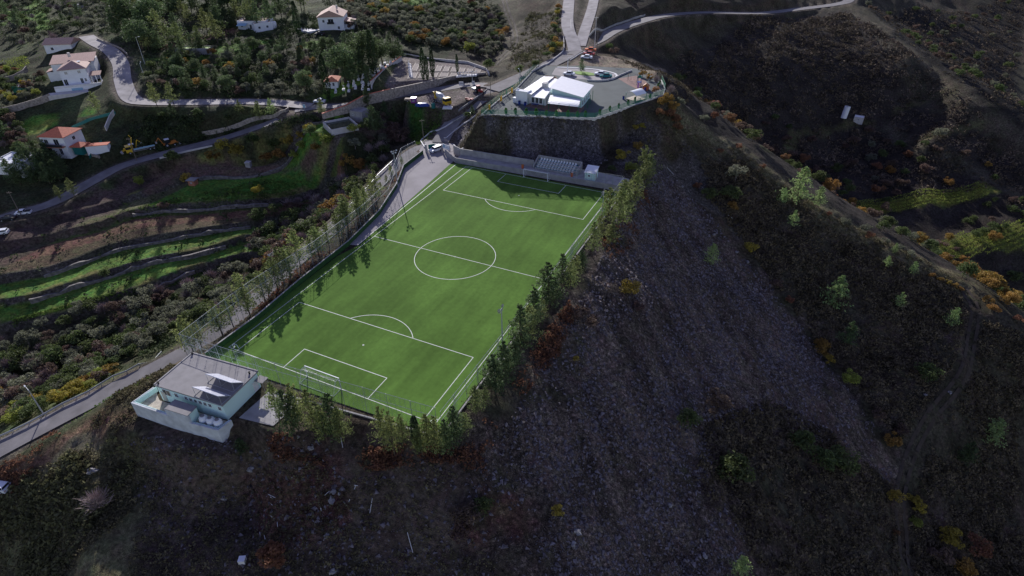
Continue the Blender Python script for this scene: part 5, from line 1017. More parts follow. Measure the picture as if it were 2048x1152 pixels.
def backhoe(lb, p, rz, m_, s=1.0):
    t = thing('backhoe_loader', lb, 'digger', p, rz, 'yellow diggers beside the valley road'); t.scale = (s, s, s)
    m = MB(); m.box((0,0,1.05),(3.6,1.1,.5)); m.box((-1.5,0,1.45),(1.7,1.0,.6),0,.9); m.box((-2.6,0,.9),(.3,.9,.3)); m.build('chassis', m_, t)
    m = MB(); m.box((.45,0,1.95),(1.4,1.35,1.2),0,.92); m.build('cab', 'dark_glass', t); m = MB(); m.box((.45,0,2.62),(1.5,1.45,.12)); m.build('cab_roof', 'white_metal', t)
    wheels(t, [(.9,-.85),(.9,.85)], .72, .45); wheels(t, [(-1.5,-.85),(-1.5,.85)], .48, .35)
    m = MB()
    for s_ in (-.5, .5): m.tube((-.6,s_,1.5),(-2.9,s_,.9),.1,5)
    m.build('loader_arm', m_, t); m = MB(); m.prism([(-3.5,-1.1),(-2.9,-1.1),(-2.9,1.1),(-3.5,1.1)], .25, [.45,.95,.95,.45]); m.build('bucket', 'roof_grey', t)
    m = MB(); m.tube((1.8,0,1.3),(2.7,0,3.6),.16,5,.13); m.tube((2.7,0,3.6),(3.7,0,2.4),.13,5,.1); m.build('digging_arm', m_, t); m = MB(); m.prism([(3.5,-.3),(4.0,-.3),(4.0,.3),(3.5,.3)], 1.9, 2.5); m.build('digging_bucket', 'roof_grey', t)
def lorry(name, lb, cat, p, rz, cabm, kind_, L=8.0, group=None):
    t = thing(name, lb, cat, p, rz, group)
    m = MB(); m.box((0,0,.95),(L,.9,.3)); m.box((0,0,.7),(L*.9,2.2,.12)); m.build('chassis', 'roof_grey', t)
    x = -L/2+.9; m = MB(); m.prism([(x-.9,-1.2),(x+.9,-1.2),(x+.9,1.2),(x-.9,1.2)], .7, 1.75); m.prism([(x-.78,-1.12),(x+.9,-1.12),(x+.9,1.12),(x-.78,1.12)], 2.55, 2.75); m.prism([(x+.75,-1.15),(x+.9,-1.15),(x+.9,1.15),(x+.75,1.15)], 1.75, 2.55); cb = m.build('cab', cabm, t)
    m = MB(); m.prism([(x-.85,-1.14),(x+.74,-1.14),(x+.74,1.14),(x-.85,1.14)], 1.75, 2.55); m.build('cab_windows', 'dark_glass', cb)
    wheels(t, [(-L/2+1,-1.0),(-L/2+1,1.0),(L/2-1.9,-1.0),(L/2-1.9,1.0),(L/2-.7,-1.0),(L/2-.7,1.0)], .5, .4)
    if kind_ == 'mixer':
        m = MB(); pr = [(.5,0),(.95,.8),(1.15,1.9),(1.1,2.9),(.75,4.0),(.45,4.6)]; n = 14; vs = []
        for r, s in pr:
            for i in range(n): a = 2*math.pi*i/n; vs.append((-L/2+2.4+s+.0*r, r*math.cos(a), 2.0+s*.14+r*math.sin(a)))
        m.add(vs, [(k*n+i, k*n+(i+1) % n, (k+1)*n+(i+1) % n, (k+1)*n+i) for k in range(len(pr)-1) for i in range(n)]+[tuple(range(n)), tuple(range(5*n, 6*n))]); m.build('drum', 'galv', t, smooth_=True)
        m = MB(); m.box((L/2-.8,0,1.9),(.3,1.3,1.9)); m.box((L/2-.3,0,2.9),(1.1,.9,.5),0,1.3); m.build('hopper', 'yellow_paint', t)
    else:
        m = MB(); m.box((1.0,0,1.2),(L-2.6,2.4,.15)); m.build('load_bed', 'galv', t)
        m = MB()
        for s_ in (-1, 1): m.box((1.0,s_*1.18,1.5),(L-2.6,.06,.45))
        m.build('side_board', 'light_blue', t)
        if kind_ == 'crane': m = MB(); m.tube((-L/2+2.2,0,1.2),(-L/2+2.2,0,2.8),.2,6); m.tube((-L/2+2.2,0,2.8),(-L/2+2.9,.2,5.0),.16,5); m.tube((-L/2+2.9,.2,5.0),(-L/2+2.4,.3,6.0),.12,5); m.build('crane_arm', 'yellow_paint', t)
q = hit(284, 303); lorry('flatbed_lorry', 'yellow-cabbed flatbed lorry with folded crane on the valley road', 'lorry', (q[0], q[1], q[2]+.15), math.radians(62), 'yellow_paint', 'crane', 9)
q = hit(264, 303); backhoe('amber digger tucked behind the yellow lorry cab', tuple(q), math.radians(70), 'yellow_paint', .95)
q = hit(340, 292); backhoe('tan digger standing ahead of the lorry on the valley road', tuple(q), math.radians(245), 'rusty_orange', 1.0)
q = hit(884, 207); lorry('mixer_lorry', 'concrete mixer lorry with yellow cab in the dirt yard', 'lorry', tuple(q), math.radians(155), 'yellow_paint', 'mixer', 8.2)
t = thing('tractor', 'red tractor with grey spreader at the right end of the dirt yard', 'tractor', tuple(hit(958, 186)), math.radians(150)); m = MB(); m.box((-1.1,0,1.1),(1.8,.8,.7)); m.box((.3,0,.9),(1.4,.9,.5)); m.build('bonnet', 'red_paint', t); m = MB(); m.box((.4,0,1.9),(1.2,1.3,1.1),0,.9); m.build('cab', 'dark_glass', t); m = MB(); m.box((.4,0,2.5),(1.3,1.4,.12)); m.build('cab_roof', 'red_paint', t); wheels(t, [(.6,-.8),(.6,.8)], .75, .4); wheels(t, [(-1.5,-.7),(-1.5,.7)], .45, .3); m = MB(); m.box((2.4,0,.9),(1.8,1.7,.8),0,1.2); m.build('spreader', 'galv', t)
t = thing('tarpaulin_heap', 'long heap under a bright blue tarpaulin in the dirt yard', 'heap', tuple(hit(845, 212)), .35); m = MB(); m.lathe([(.0,0),(1,0),(.95,.6),(.6,1.0),(.0,1.1)], 10); m.v = [(x*2.6, y*1.1+.1*math.sin(x*5), z) for x, y, z in m.v]; m.build('tarpaulin', 'blue_paint', t)
t = thing('site_cabin', 'small purple and white site cabin left of the blue tarpaulin', 'cabin', tuple(hit(828, 205)), .35); m = MB(); m.box((0,0,.8),(1.7,1.7,1.6)); m.build('wall', 'purple', t); m = MB(); m.box((0,0,1.66),(1.9,1.9,.12)); m.build('roof', 'white_metal', t); win(t, 0, -.87, .9, .7, .6)
t = thing('site_trailer', 'flat pale trailer left of the site cabin', 'trailer', tuple(hit(818, 203)), .35); m = MB(); m.box((0,0,.7),(2.8,1.7,.2)); m.box((0,0,.95),(2.6,1.5,.25)); m.build('deck', 'timber', t); wheels(t, [(-.3,-.8),(-.3,.8)], .35, .2)
t = thing('teal_tank', 'teal cylindrical tank standing in the dirt yard', 'tank', tuple(hit(867, 216)), 0); m = MB(); m.lathe([(.65,0),(.65,1.4),(.5,1.7),(.15,1.85)], 12); m.build('barrel', 'teal', t); m = MB(); m.lathe([(.18,1.84),(.18,1.95)], 8); m.build('lid', 'black', t)
t = thing('sheet_stack', 'low stack of white sheets in the dirt yard', 'stack', tuple(hit(895, 217)), .35); m = MB()
for k, (dx, dy) in enumerate(((0,0),(.15,-.1),(-.1,.1),(.05,0))): m.box((dx,dy,.12+.16*k),(3.2-.2*k,2.0-.1*k,.13),.05*k)
m.build('sheet', 'white_metal', t)
t = thing('scrap_pile', 'dark red scrap pile below the red tractor', 'pile', tuple(hit(938, 199)), 0); m = MB()
for k in range(16): m.box((rnd.uniform(-1.6,1.6),rnd.uniform(-.7,.7),rnd.uniform(.1,.5)),(rnd.uniform(.4,1.5),rnd.uniform(.1,.5),rnd.uniform(.1,.4)),rnd.random()*3)
m.build('scrap', 'red_paint', t)
# ================================================================ poles
def pole(u, v, h, lb, lamp=False, m_='pole_wood', lean=0):
    q = hit(u, v); t = thing('street_lamp' if lamp else 'power_pole', lb, 'street lamp' if lamp else 'power pole', tuple(q), rnd.random()*3 if lamp else .6); m = MB(); m.tube((0,0,-.3),(0,0,h),.13,7,.08); m.build('pole', m_, t)
    if lamp: m = MB(); m.tube((0,0,h-.1),(1.1,0,h+.25),.05,5); m.build('arm', m_, t); m = MB(); m.box((1.3,0,h+.25),(.6,.22,.12)); m.build('lamp_head', 'lens', t)
    else: m = MB(); m.box((0,0,h-.4),(1.5,.1,.1)); [m.tube((x,0,h-.35),(x,0,h-.15),.05,5) for x in (-.6,0,.6)]; m.build('crossarm', m_, t)
    return t
pole(1193,110,9,'bare power pole standing behind the parked cars'); pole(1189,96,11.5,'pale tall pole rising above the ridge road junction', False, 'marble')
pole(290,128,10,'grey street pole above the bend of the village road', True, 'galv'); pole(291,160,6,'short pole at the foot of the grey street pole', True, 'galv')
pole(274,322,8,'dark power pole in front of the yellow lorry'); pole(43,432,8,'dark power pole beside the white pickup'); pole(982,206,7,'dark pole on the verge below the lorry yard'); pole(848,285,7.5,'dark pole at the bend above the pitch gate')
pole(88,829,6.2,'street lamp leaning out over the perimeter road guard rail', True, 'galv'); pole(1135,148,5.5,'slim lamp post at the kindergarten entrance', True, 'white_metal'); pole(1022,102,6,'grey pole at the corner of the farm track'); pole(945,165,5,'lamp post at the cemetery wall with notice boards', True, 'galv'); pole(1040,168,4.5,'lamp post on the left fence of the kindergarten', True, 'galv')
# ================================================================ kindergarten
def wthing(name, lb, cat, p, group=None): return thing(name, lb, cat, p, 0, group)
KZ = 11.5
t = wthing('kindergarten', 'mint and white kindergarten with white sheet roofs on the raised platform', 'building', (-8, 78, KZ))
m = WB(); hallp = [(-9.6,87.2),(1.4,84.9),(2.4,73.8),(-8.7,76.0)]; m.prism([(-9.3,86.8),(1.1,84.5),(2.1,74.2),(-8.4,76.3)], KZ-.3, [KZ+4.6,KZ+3.7,KZ+3.5,KZ+4.4]); hw = m.put('hall_wall', 'mint', t)
m = WB(); m.prism([(-10.0,87.9),(1.9,85.5),(2.9,73.3),(-9.0,75.5)], [KZ+4.63,KZ+3.73,KZ+3.53,KZ+4.43], [KZ+4.78,KZ+3.88,KZ+3.68,KZ+4.58]); m.put('hall_roof', 'sheet_white', t)
m = WB(); m.prism([(-17.6,89.2),(-9.8,88.2),(-8.6,71.9),(-16.9,72.2)], KZ-.3, KZ+3.1); m.put('wing_wall', 'white_wall', t)
m = WB(); m.prism([(-17.2,90.0),(-13.4,89.8),(-12.6,70.0),(-17.3,71.9)], [KZ+3.13,KZ+3.5,KZ+3.5,KZ+3.13], [KZ+3.28,KZ+3.65,KZ+3.65,KZ+3.28]); m.put('wing_roof', 'sheet_white', t)
m = WB(); m.prism([(-13.1,89.6),(-10.1,88.0),(-9.1,76.2),(-8.1,69.6),(-12.7,69.8)], [KZ+3.13,KZ+3.13,KZ+3.13,KZ+2.9,KZ+2.9], [KZ+3.28,KZ+3.28,KZ+3.28,KZ+3.05,KZ+3.05]); m.put('wing_roof', 'sheet_white', t)
m = WB(); m.prism([(-18.3,73.2),(-14.0,73.2),(-14.2,70.5),(-18.2,70.7)], KZ-.3, KZ+3.7); blk = m.put('corner_block', 'white_wall', t)
m = WB(); m.wallstrip([(-18.3,73.2,KZ+3.7),(-18.2,70.7,KZ+3.7),(-14.2,70.5,KZ+3.7),(-14.0,73.2,KZ+3.7)], .3, .18, 0, .003); m.put('parapet', 'white_metal', t)
m = WB(); m.box((-12.1,79.5,KZ+3.9),(1.5,1.7,1.5)); m.put('roof_housing', 'pale_concrete', t)
m = WB(); [m.tube((x,y,KZ+3.2),(x,y,KZ+5.0),.05,5) for x, y in ((-11.2,78.6),(-13.2,81),(-12.1,80.8))]; m.put('flue', 'galv', t)
m = WB(); xs = np.linspace(0, 1, 9)
a0, a1, b0, b1 = np.array([-7.8,73.6]), np.array([2.1,73.4]), np.array([-6.6,68.6]), np.array([3.0,69.4])
rows = [(a0+(b0-a0)*f, a1+(b1-a1)*f, KZ+3.05-1.0*f**2.2) for f in xs]
vs = []; 
for p, q, z in rows: vs += [(p[0],p[1],z),(q[0],q[1],z),(q[0],q[1],z-.08),(p[0],p[1],z-.08)]
m.add(vs, [(i*4+k, i*4+(k+1) % 4, i*4+4+(k+1) % 4, i*4+4+k) for i in range(8) for k in range(4)]); m.put('canopy', 'sheet_white', t)
for x, y in ((-6.4,68.9),(-3.2,69.1),(0,69.3),(2.8,69.6),(-13.8,70.2),(-8.5,70.1)): m = WB(); m.tube((x,y,KZ),(x,y,KZ+2.3),.09,6); m.put('canopy_post', 'green_paint', t)
m = WB(); m.prism([(-14.2,72.0),(-14.2,69.2),(-7,68.2),(3.4,69.0),(2.9,74.3),(2.3,76)], KZ, KZ+.12); m.put('terrace_floor', 'floor_red', t)
for x, w_ in ((-12.9,1.0),(-11.6,1.0),(-10.3,1.0)): win(t, x+8, 71.93-78, 1.5, w_, 2.0)
for x in (-6.5,-4,-1.5,.8): win(t, x+8, 76.0-78-(x+8.4)*.2-.02, 1.4, 1.5, 1.5, -.2)
for f in (.15,.4,.65,.88): p = np.array([1.1,84.5])+(np.array([2.1,74.2])-np.array([1.1,84.5]))*f; win(t, p[0]+8.04, p[1]-78, 1.4, 1.3, 1.5, math.pi/2+.1)
for f in (.1,.5,.9):
    p = np.array([1.7,84.0])+(np.array([3.2,74.2])-np.array([1.7,84.0]))*f; m = WB(); m.tube((p[0]+.7,p[1],KZ),(p[0]+.7,p[1],KZ+2.9),.08,6); m.put('porch_post', 'green_paint', t)
t = wthing('shade_shelter', 'white arched fabric shade shelter on the kindergarten yard', 'shelter', (14.3, 89.2, KZ)); c = [(11.7,88.3),(13.6,92.4),(17.6,90.6),(15.4,86.6)]
m = WB(); vs = []
for i in range(9):
    f = i/8; z = KZ+1.9+.9*math.sin(math.pi*f); p = np.array(c[0])*(1-f)+np.array(c[3])*f; q = np.array(c[1])*(1-f)+np.array(c[2])*f
    vs += [(*p,z),(*q,z),(*q,z-.07),(*p,z-.07)]
m.add(vs, [(i*4+k, i*4+(k+1) % 4, i*4+4+(k+1) % 4, i*4+4+k) for i in range(8) for k in range(4)]); m.put('canopy', 'white_metal', t)
for p in c: m = WB(); m.tube((*p,KZ),(*p,KZ+1.95),.08,6); m.put('post', 'green_paint', t)
m = WB(); m.prism(c, KZ+.01, KZ+.16); m.put('timber_floor', 'floor_tile', t)
t = wthing('climbing_frame', 'colourful climbing tower with purple slide in the playground', 'playground tower', (11.5, 104, KZ)); m = WB(); m.box((11.5,104,KZ+1.0),(1.3,1.3,.1)); [m.tube((11.5+a,104+b,KZ),(11.5+a,104+b,KZ+2.6),.07,5) for a in (-.6,.6) for b in (-.6,.6)]; m.put('tower', 'blue_paint', t)
m = WB(); m.add([(10.7,103.2,KZ+2.5),(12.3,103.2,KZ+2.5),(12.3,104.8,KZ+2.5),(10.7,104.8,KZ+2.5),(11.5,104,KZ+3.4)], [(0,1,4),(1,2,4),(2,3,4),(3,0,4),(3,2,1,0)]); m.put('roof', 'green_paint', t)
m = WB(); m.prism([(11.2,103.3),(11.8,103.3),(12.4,100.6),(11.8,100.5)], [KZ+.95,KZ+.95,KZ+.1,KZ+.1], [KZ+1.05,KZ+1.05,KZ+.2,KZ+.2]); m.put('slide', 'purple', t)
t = wthing('playhouse', 'orange plastic playhouse beside the shade shelter', 'playhouse', (14.9, 100, KZ)); m = WB(); m.box((14.9,100,KZ+.6),(1.7,1.5,1.2)); m.put('wall', 'orange', t); m = WB(); m.prism([(13.9,99.1),(15.9,99.1),(15.9,100.9),(13.9,100.9)], KZ+1.2, [KZ+1.25]*4); m.add([(13.9,99.1,KZ+1.26),(15.9,99.1,KZ+1.26),(15.9,100.9,KZ+1.26),(13.9,100.9,KZ+1.26),(14.9,99.1,KZ+2.0),(14.9,100.9,KZ+2.0)], [(0,1,4),(2,3,5),(0,4,5,3),(1,2,5,4)]); m.put('roof', 'rusty_orange', t); m = WB(); m.box((14.9,99.22,KZ+.5),(.6,.06,.9)); m.put('door', 'blue_paint', t)
t = wthing('swing_set', 'metal A-frame swing set at the back of the playground', 'swing', (8.2, 107.5, KZ)); m = WB(); m.tube((6.6,107.5,KZ+2.3),(9.8,107.9,KZ+2.3),.06,5); [m.tube((x,107.5+y+(.4 if x > 8 else 0),KZ),(x,107.5+(.4 if x > 8 else 0),KZ+2.3),.06,5) for x in (6.6,9.8) for y in (-.9,.9)]; m.put('frame', 'timber', t)
for x in (7.6, 8.8): m = WB(); m.tube((x-.2,107.65,KZ+2.3),(x-.2,107.65,KZ+.5),.02,3); m.tube((x+.2,107.65,KZ+2.3),(x+.2,107.65,KZ+.5),.02,3); m.box((x,107.65,KZ+.48),(.5,.2,.05)); m.put('swing_seat', 'red_paint', t)
flatpoly('play_surface', [(2.9,108.3),(7.5,114),(12.5,109),(16.0,101.5),(12.5,99),(8,103)], KZ+.02, 'floor_red')
ang = np.linspace(0, 2*math.pi, 24, endpoint=False)
flatpoly('loop_road', [(-22,112.5),(-14,114.9),(-6,115.3),(.2,113.0),(1.4,108.6),(.6,106.0),(-4,103.2),(-12,102.3),(-20,104)], KZ+.024, 'old_asphalt')
isl = [(-9.9+4.3*math.cos(a), 109.3+2.0*math.sin(a)) for a in ang]
tag(MB().prism(isl, KZ, KZ+.16).build('lawn_island', 'lawn'), kind='structure')
t = wthing('loop_kerb', 'bright white kerb arching round the back of the turning loop', 'kerb', (-10, 115, KZ)); m = WB(); m.wallstrip([(p[0],p[1],KZ) for p in catmull([np.array(q) for q in [(-21.5,113.0),(-14,115.2),(-6,115.6),(.2,113.4),(1.8,109.5),(1.2,106.2)]], 1.5)], .16, .75, 0, -.3); m.put('kerb', 'marble', t)
t = wthing('yard_wall', 'low pale wall between turning loop and play yard', 'wall', (0, 104, KZ)); m = WB(); m.wallstrip([(p[0],p[1],KZ) for p in catmull([np.array(q) for q in [(-6,101.6),(-3,102.2),(0,104.2),(1.8,107.8),(2.6,112),(4.5,119)]], 1.5)], .5, .22, 0, -.2); m.put('wall', 'pale_concrete', t)
t = wthing('flower_bed', 'red-brown hedge bed between kindergarten roof and turning loop', 'hedge', (-18, 98, KZ)); m = WB(); m.box((-18.0,98.2,KZ+.35),(4.2,1.1,.7)); m.put('planter_wall', 'brick', t)
V, F = tris(np.stack([RG.uniform(-20,-16,220), RG.uniform(97.8,98.7,220), RG.uniform(KZ+.7,KZ+1.1,220)], 1)-np.array([-18,98,KZ]), .14); obj('foliage', npmesh('foliage', V, F, 'leaf_rust'), t)
for i, (x, y, c_) in enumerate(((-13.6,69.8,'blue_paint'),(-16.7,70.1,'blue_paint'),(11.2,87.6,'blue_paint'))):
    t = wthing('bin', ('blue bin at the foot of the white corner block, right one','blue bin at the foot of the white corner block, left one','blue bin at the left post of the shade shelter')[i], 'bin', (x-(.0 if i else 1.0), y, KZ), 'blue bins on the kindergarten yard'); m = MB(); m.box((0,0,.5),(.5,.55,1.0),0,1.1); m.build('body', c_, t); m = MB(); m.box((0,0,1.05),(.6,.65,.08)); m.build('lid', 'black', t)
t = wthing('water_tank', 'white box tank against the left wall of the kindergarten', 'tank', (-18.9, 71.5, KZ)); m = MB(); m.box((0,0,.7),(.9,1.1,1.4)); m.build('casing', 'white_metal', t); m = MB(); m.box((0,0,1.46),(1.0,1.2,.1)); m.build('lid', 'galv', t)
t = wthing('play_table', 'blue play table on the kindergarten terrace', 'table', (-11.6, 70.4, KZ+.12)); m = MB(); m.box((0,0,.55),(2.2,1.0,.08)); m.build('table_top', 'blue_paint', t)
for x, y in ((-.9,-.35),(.9,-.35),(-.9,.35),(.9,.35)): m = MB(); m.tube((x,y,0),(x,y,.52),.04,5); m.build('leg', 'galv', t)
KP = KG_POLY
def edgepts(ids, z): return [(KP[i][0], KP[i][1], z) for i in ids]
fence('green_fence', 'green wire fence along the front edge of the kindergarten platform', 'fence', edgepts((0,1,2,3), 13.2), (0, 1.3), True, 2.6, None, 'green_paint', 'green_net', 'green_paint', .035, 11.6)
fence('green_fence', 'green wire fence along the right edge of the kindergarten platform', 'fence', edgepts((3,4,5,6), 13.2), (0, 1.3), True, 2.6, None, 'green_paint', 'green_net', 'green_paint', .035, 11.6)
fence('green_fence', 'taller green fence with orange panels along the left road side', 'fence', edgepts((0,13,12,11), 13.5), (0, .9, 1.7), True, 2.6, None, 'green_paint', 'green_net', 'green_paint', .045, 11.6)
t = wthing('platform_wall', 'pale concrete base wall round the kindergarten platform', 'wall', (0, 63, KZ)); m = WB(); m.wallstrip(edgepts((11,12,13,0,1,2,3,4,5,6), KZ), .32, .35, 0, -1.0); m.put('wall', 'pale_concrete', t)
for i, f in enumerate((.18,.5,.82)):
    p = np.array(KP[0])*(1-f)+np.array(KP[12])*f
    t = wthing('fence_panel', ('front','middle','rear')[i]+' orange panel leaning on the left kindergarten fence', 'panel', (p[0]+.4,p[1],KZ), 'orange fence panels'); m = MB(); m.box((0,0,.95),(.07,1.1,1.6)); m.build('board', 'yellow_paint', t); m = MB(); m.box((0,-.56,.95),(.1,.06,1.7)); m.box((0,.56,.95),(.1,.06,1.7)); m.build('frame', 'orange', t)
# ================================================================ houses
def hiproof(m, x0, y0, x1, y1, z, rise, ov=.45, gable=False):
    x0 -= ov; y0 -= ov; x1 += ov; y1 += ov; w_, d = x1-x0, y1-y0
    if w_ >= d: r = 0 if gable else d/2; a, b = (x0+r, (y0+y1)/2), (x1-r, (y0+y1)/2); E = [(x0,y0),(x1,y0),(x1,y1),(x0,y1)]; f = [(0,1,5,4),(1,2,5),(2,3,4,5),(3,0,4)]
    else: r = 0 if gable else w_/2; a, b = ((x0+x1)/2, y0+r), ((x0+x1)/2, y1-r); E = [(x0,y0),(x1,y0),(x1,y1),(x0,y1)]; f = [(0,1,4),(1,2,5,4),(2,3,5),(3,0,4,5)]
    vs = [(p[0],p[1],z) for p in E]+[(a[0],a[1],z+rise),(b[0],b[1],z+rise)]; k = len(vs); low = [(p[0],p[1],z-.14) for p in E]
    m.add(vs+low, f+[(6,7,1,0),(7,8,2,1),(8,9,3,2),(9,6,0,3),(9,8,7,6)]); return m
q0 = np.array([-189.6,36.2]); t = thing('villa', 'large white villa with stepped pink tiled roofs inside the bend of the village road', 'house', (q0[0], q0[1], 6.2), math.radians(46))
t['tmp'] = 1; del t['tmp']
m = MB(); m.box((4.4,4.5,2.3),(8.8,9,6.6)); m.build('front_wall', 'white_wall', t); m = hiproof(MB(), 0,0,8.8,9,5.65,2.0); m.build('front_roof', 'tile_pink', t)
m = MB(); m.box((2.9,13.2,2.4),(14.2,8.2,6.8)); m.build('main_wall', 'white_wall', t)
m = MB(); vs = [(-4.6,8.6,5.5),(10.4,8.6,5.5),(10.4,17.8,6.9),(-4.6,17.8,6.9)]; m.prism([(-4.6,8.75),(10.4,8.75),(10.4,17.8),(-4.6,17.8)], [5.85,5.85,7.2,7.2], [6.0,6.0,7.4,7.4]); m.build('main_roof', 'tile_pink', t)
m = MB(); m.box((1.5,23,1.3),(13,9,5.0)); m.build('rear_wall', 'white_wall', t); m = hiproof(MB(), -5,18.6,8,27.5,3.9,2.2); m.build('rear_roof', 'tile_pink', t)
m = MB(); m.box((-5.4,12.5,1.0),(2.6,5,4.0)); m.build('side_wall', 'white_wall', t); m = MB(); m.prism([(-6.9,9.8),(-4.1,9.8),(-4.1,15.2),(-6.9,15.2)], [3.0,3.7,3.7,3.0], [3.15,3.85,3.85,3.15]); m.build('side_roof', 'tile_pink', t)
m = MB(); m.box((6.0,5.2,7.05),(1.5,1.5,.1),0,1,0.0); sk = m.build('skylight', 'white_metal', t)
for x, z, w_, h_ in ((2.1,4.4,1.1,1.1),(6.4,4.4,1.1,1.1),(6.3,1.2,1.0,1.9),(7.6,1.4,.7,1.2),(1.0,1.1,1.3,2.2)): win(t, x, -.03, z, w_, h_, 0, glass='shutter' if z > 4 else 'dark_glass')
m = MB(); m.prism([(8.9,1.2),(12.6,1.2),(12.6,5.2),(8.9,5.2)], [2.3,2.3,2.9,2.9], [2.45,2.45,3.05,3.05]); m.build('porch_roof', 'tile_pink', t)
for x in (9.3,10.8,12.3): m = MB(); m.lathe([(.22,-1.2),(.16,-1.1),(.16,2.2),(.22,2.3)], 8, (x,1.5,0)); m.build('porch_column', 'white_wall', t)
m = MB(); m.box((5.2,-1.8,-1.6),(15.5,3.6,3.2)); m.build('basement', 'white_wall', t); m = MB(); m.box((4.6,-3.66,-1.3),(3.6,.12,1.9)); m.build('garage_door', 'light_blue', t)
m = MB(); m.wallstrip([(-2.5,-3.6,0),(13,-3.6,0),(13,0,0)], .8, .15, 0, .003); m.build('balustrade', 'marble', t)
m = MB(); m.box((3.2,-5.4,-3.4),(16,3.6,4.4)); m.build('lower_terrace', 'pale_concrete', t)
m = MB(); m.box((2.0,13,8.0),(.8,.8,1.6)); m.build('chimney', 'pale_concrete', t)
def house(name, lb, p, rz, w_, d, h, roofm, rise=1.5, wins=(), wall='white_wall', gable=False, flat_=False, chim=False, cat='house'):
    t = thing(name, lb, cat, p, rz); m = MB(); m.box((w_/2,d/2,h/2-.6),(w_,d,h+1.2)); m.build('wall', wall, t)
    if flat_:
        m = MB(); m.box((w_/2,d/2,h+.06),(w_-.3,d-.3,.1)); m.build('roof', roofm, t); m = MB(); m.wallstrip([(0.1,.1,h),(w_-.1,.1,h),(w_-.1,d-.1,h),(.1,d-.1,h),(.1,.2,h)], .4, .2, 0, .003); m.build('parapet', wall, t)
    else: hiproof(MB(), 0,0,w_,d,h+.15,rise,.45,gable).build('roof', roofm, t)
    if gable:
        m = MB(); 
        if w_ >= d: m.add([(0,0,h),(0,d,h),(0,d/2,h+rise*.9),(w_,0,h),(w_,d,h),(w_,d/2,h+rise*.9)], [(0,2,1),(3,4,5)])
        else: m.add([(0,0,h),(w_,0,h),(w_/2,0,h+rise*.9),(0,d,h),(w_,d,h),(w_/2,d,h+rise*.9)], [(0,1,2),(3,5,4)])
        m.build('gable', wall, t)
    for x, z, ww, hh in wins: win(t, x, -.03, z, ww, hh)
    if chim: m = MB(); m.box((w_*.7,d*.6,h+rise+.2),(.7,.7,1.5)); m.build('chimney', 'pale_concrete', t)
    return t
house('outbuilding', 'small white outbuilding with pink tiled roof behind the villa', (*tuple(W(94,108,8.8)[:2]), 8.8), math.radians(30), 11, 8, 3.6, 'tile_pink', 1.8, [(3,2,1.2,1.2)], gable=True)
t = house('red_roofed_house', 'white two-storey house with bright red hipped roof above the valley road', (-158.8,5.4,-4.2), math.radians(18), 8.6, 8.2, 6.0, 'tile_red', 1.9, [(2.0,4.6,1.4,1.2),(5.6,4.4,1.8,2.0),(2.2,1.3,1.5,2.1),(6,1.2,1.2,2.2)], chim=False)
win(t, 8.63, 4, 4.5, 1.3, 1.2, math.pi/2); m = MB(); m.box((4.3,-.7,3.0),(8.0,1.4,.18)); m.build('balcony', 'brick', t); m = MB(); m.wallstrip([(.4,-1.3,3.1),(8.2,-1.3,3.1)], .85, .05, 0, .003); m.build('railing', 'black', t)
hiproof(MB(), 8.8,1.0,12.6,5.0,2.6,1.0,.3).build('porch_roof', 'tile_red', t); m = MB(); m.box((10.7,3.0,1.0),(3.2,3.4,2.6)); m.build('porch', 'teal', t)
m = MB(); m.prism([(12.8,2),(19.5,4.5),(18.8,7.0),(12.3,5.0)], [2.2]*4, [2.35]*4); m.build('shed_roof', 'tile_red', t); m = MB(); m.prism([(13.0,2.3),(19.2,4.6),(18.6,6.7),(12.6,4.8)], -1, 2.2); m.build('shed_wall', 'white_wall', t)
house('flat_roofed_house', 'low white house with bright flat roof at the left edge', (-165.5,-8.5,-6.6), math.radians(20), 10.5, 9.5, 3.2, 'white_metal', wins=[(2,1.6,1.2,1.1),(7,1.6,1.0,1.0)], flat_=True)
t = house('long_white_house', 'long low white flat-roofed house among trees at the top', (*tuple(W(478,62,12)[:2]),12.2), math.radians(22), 13, 9, 3.6, 'tile_pink', wins=[(2,2,1.0,1.0),(6,1.6,1.0,2.0),(10.5,2.2,1,1)], flat_=True)
m = MB(); m.prism([(.5,-2.4),(4.8,-2.4),(4.8,0),(.5,0)], [2.4,2.4,3.0,3.0], [2.5,2.5,3.1,3.1]); m.build('awning', 'light_blue', t)
house('white_annex', 'white flat-roofed annex at the right end of the long low house', (*tuple(W(512,66,12)[:2]),12.0), math.radians(60), 8, 7, 3.4, 'tile_pink', wins=[(2,2,1.0,1.0),(5.5,2,1,1)], flat_=True)
t = house('gabled_house', 'white two-storey house with pink gable roof at the top centre', (*tuple(W(640,66,12)[:2]),12.2), math.radians(30), 11, 12, 6.2, 'tile_pink', 2.6, [(5.5,4.6,2.4,1.7),(8.6,1.8,1.0,1.2),(2.4,4.6,1.0,1.2)], gable=True, chim=True)
m = MB(); m.box((13,5,1.0),(4,7,3.4)); m.build('side_wing', 'white_wall', t); m = MB(); m.prism([(10.9,1),(15.4,1),(15.4,9),(10.9,9)], [4.3,3.6,3.6,4.3], [4.45,3.75,3.75,4.45]); m.build('wing_roof', 'tile_pink', t); m = MB(); m.box((5.5,-.5,3.4),(3.0,1.0,.15)); bl = m.build('balcony', 'marble', t); m = MB(); m.wallstrip([(4,-.95,3.5),(7,-.95,3.5)], .8, .05, 0, .003); m.build('railing', 'black', bl)
q = hit(618, 60); tag(MB().prism([(q[0]-6,q[1]-2),(q[0]+3,q[1]-4),(q[0]+7,q[1]+5),(q[0]-2,q[1]+7)], q[2]-3, q[2]+.35).build('paved_terrace', 'marble'), kind='structure')
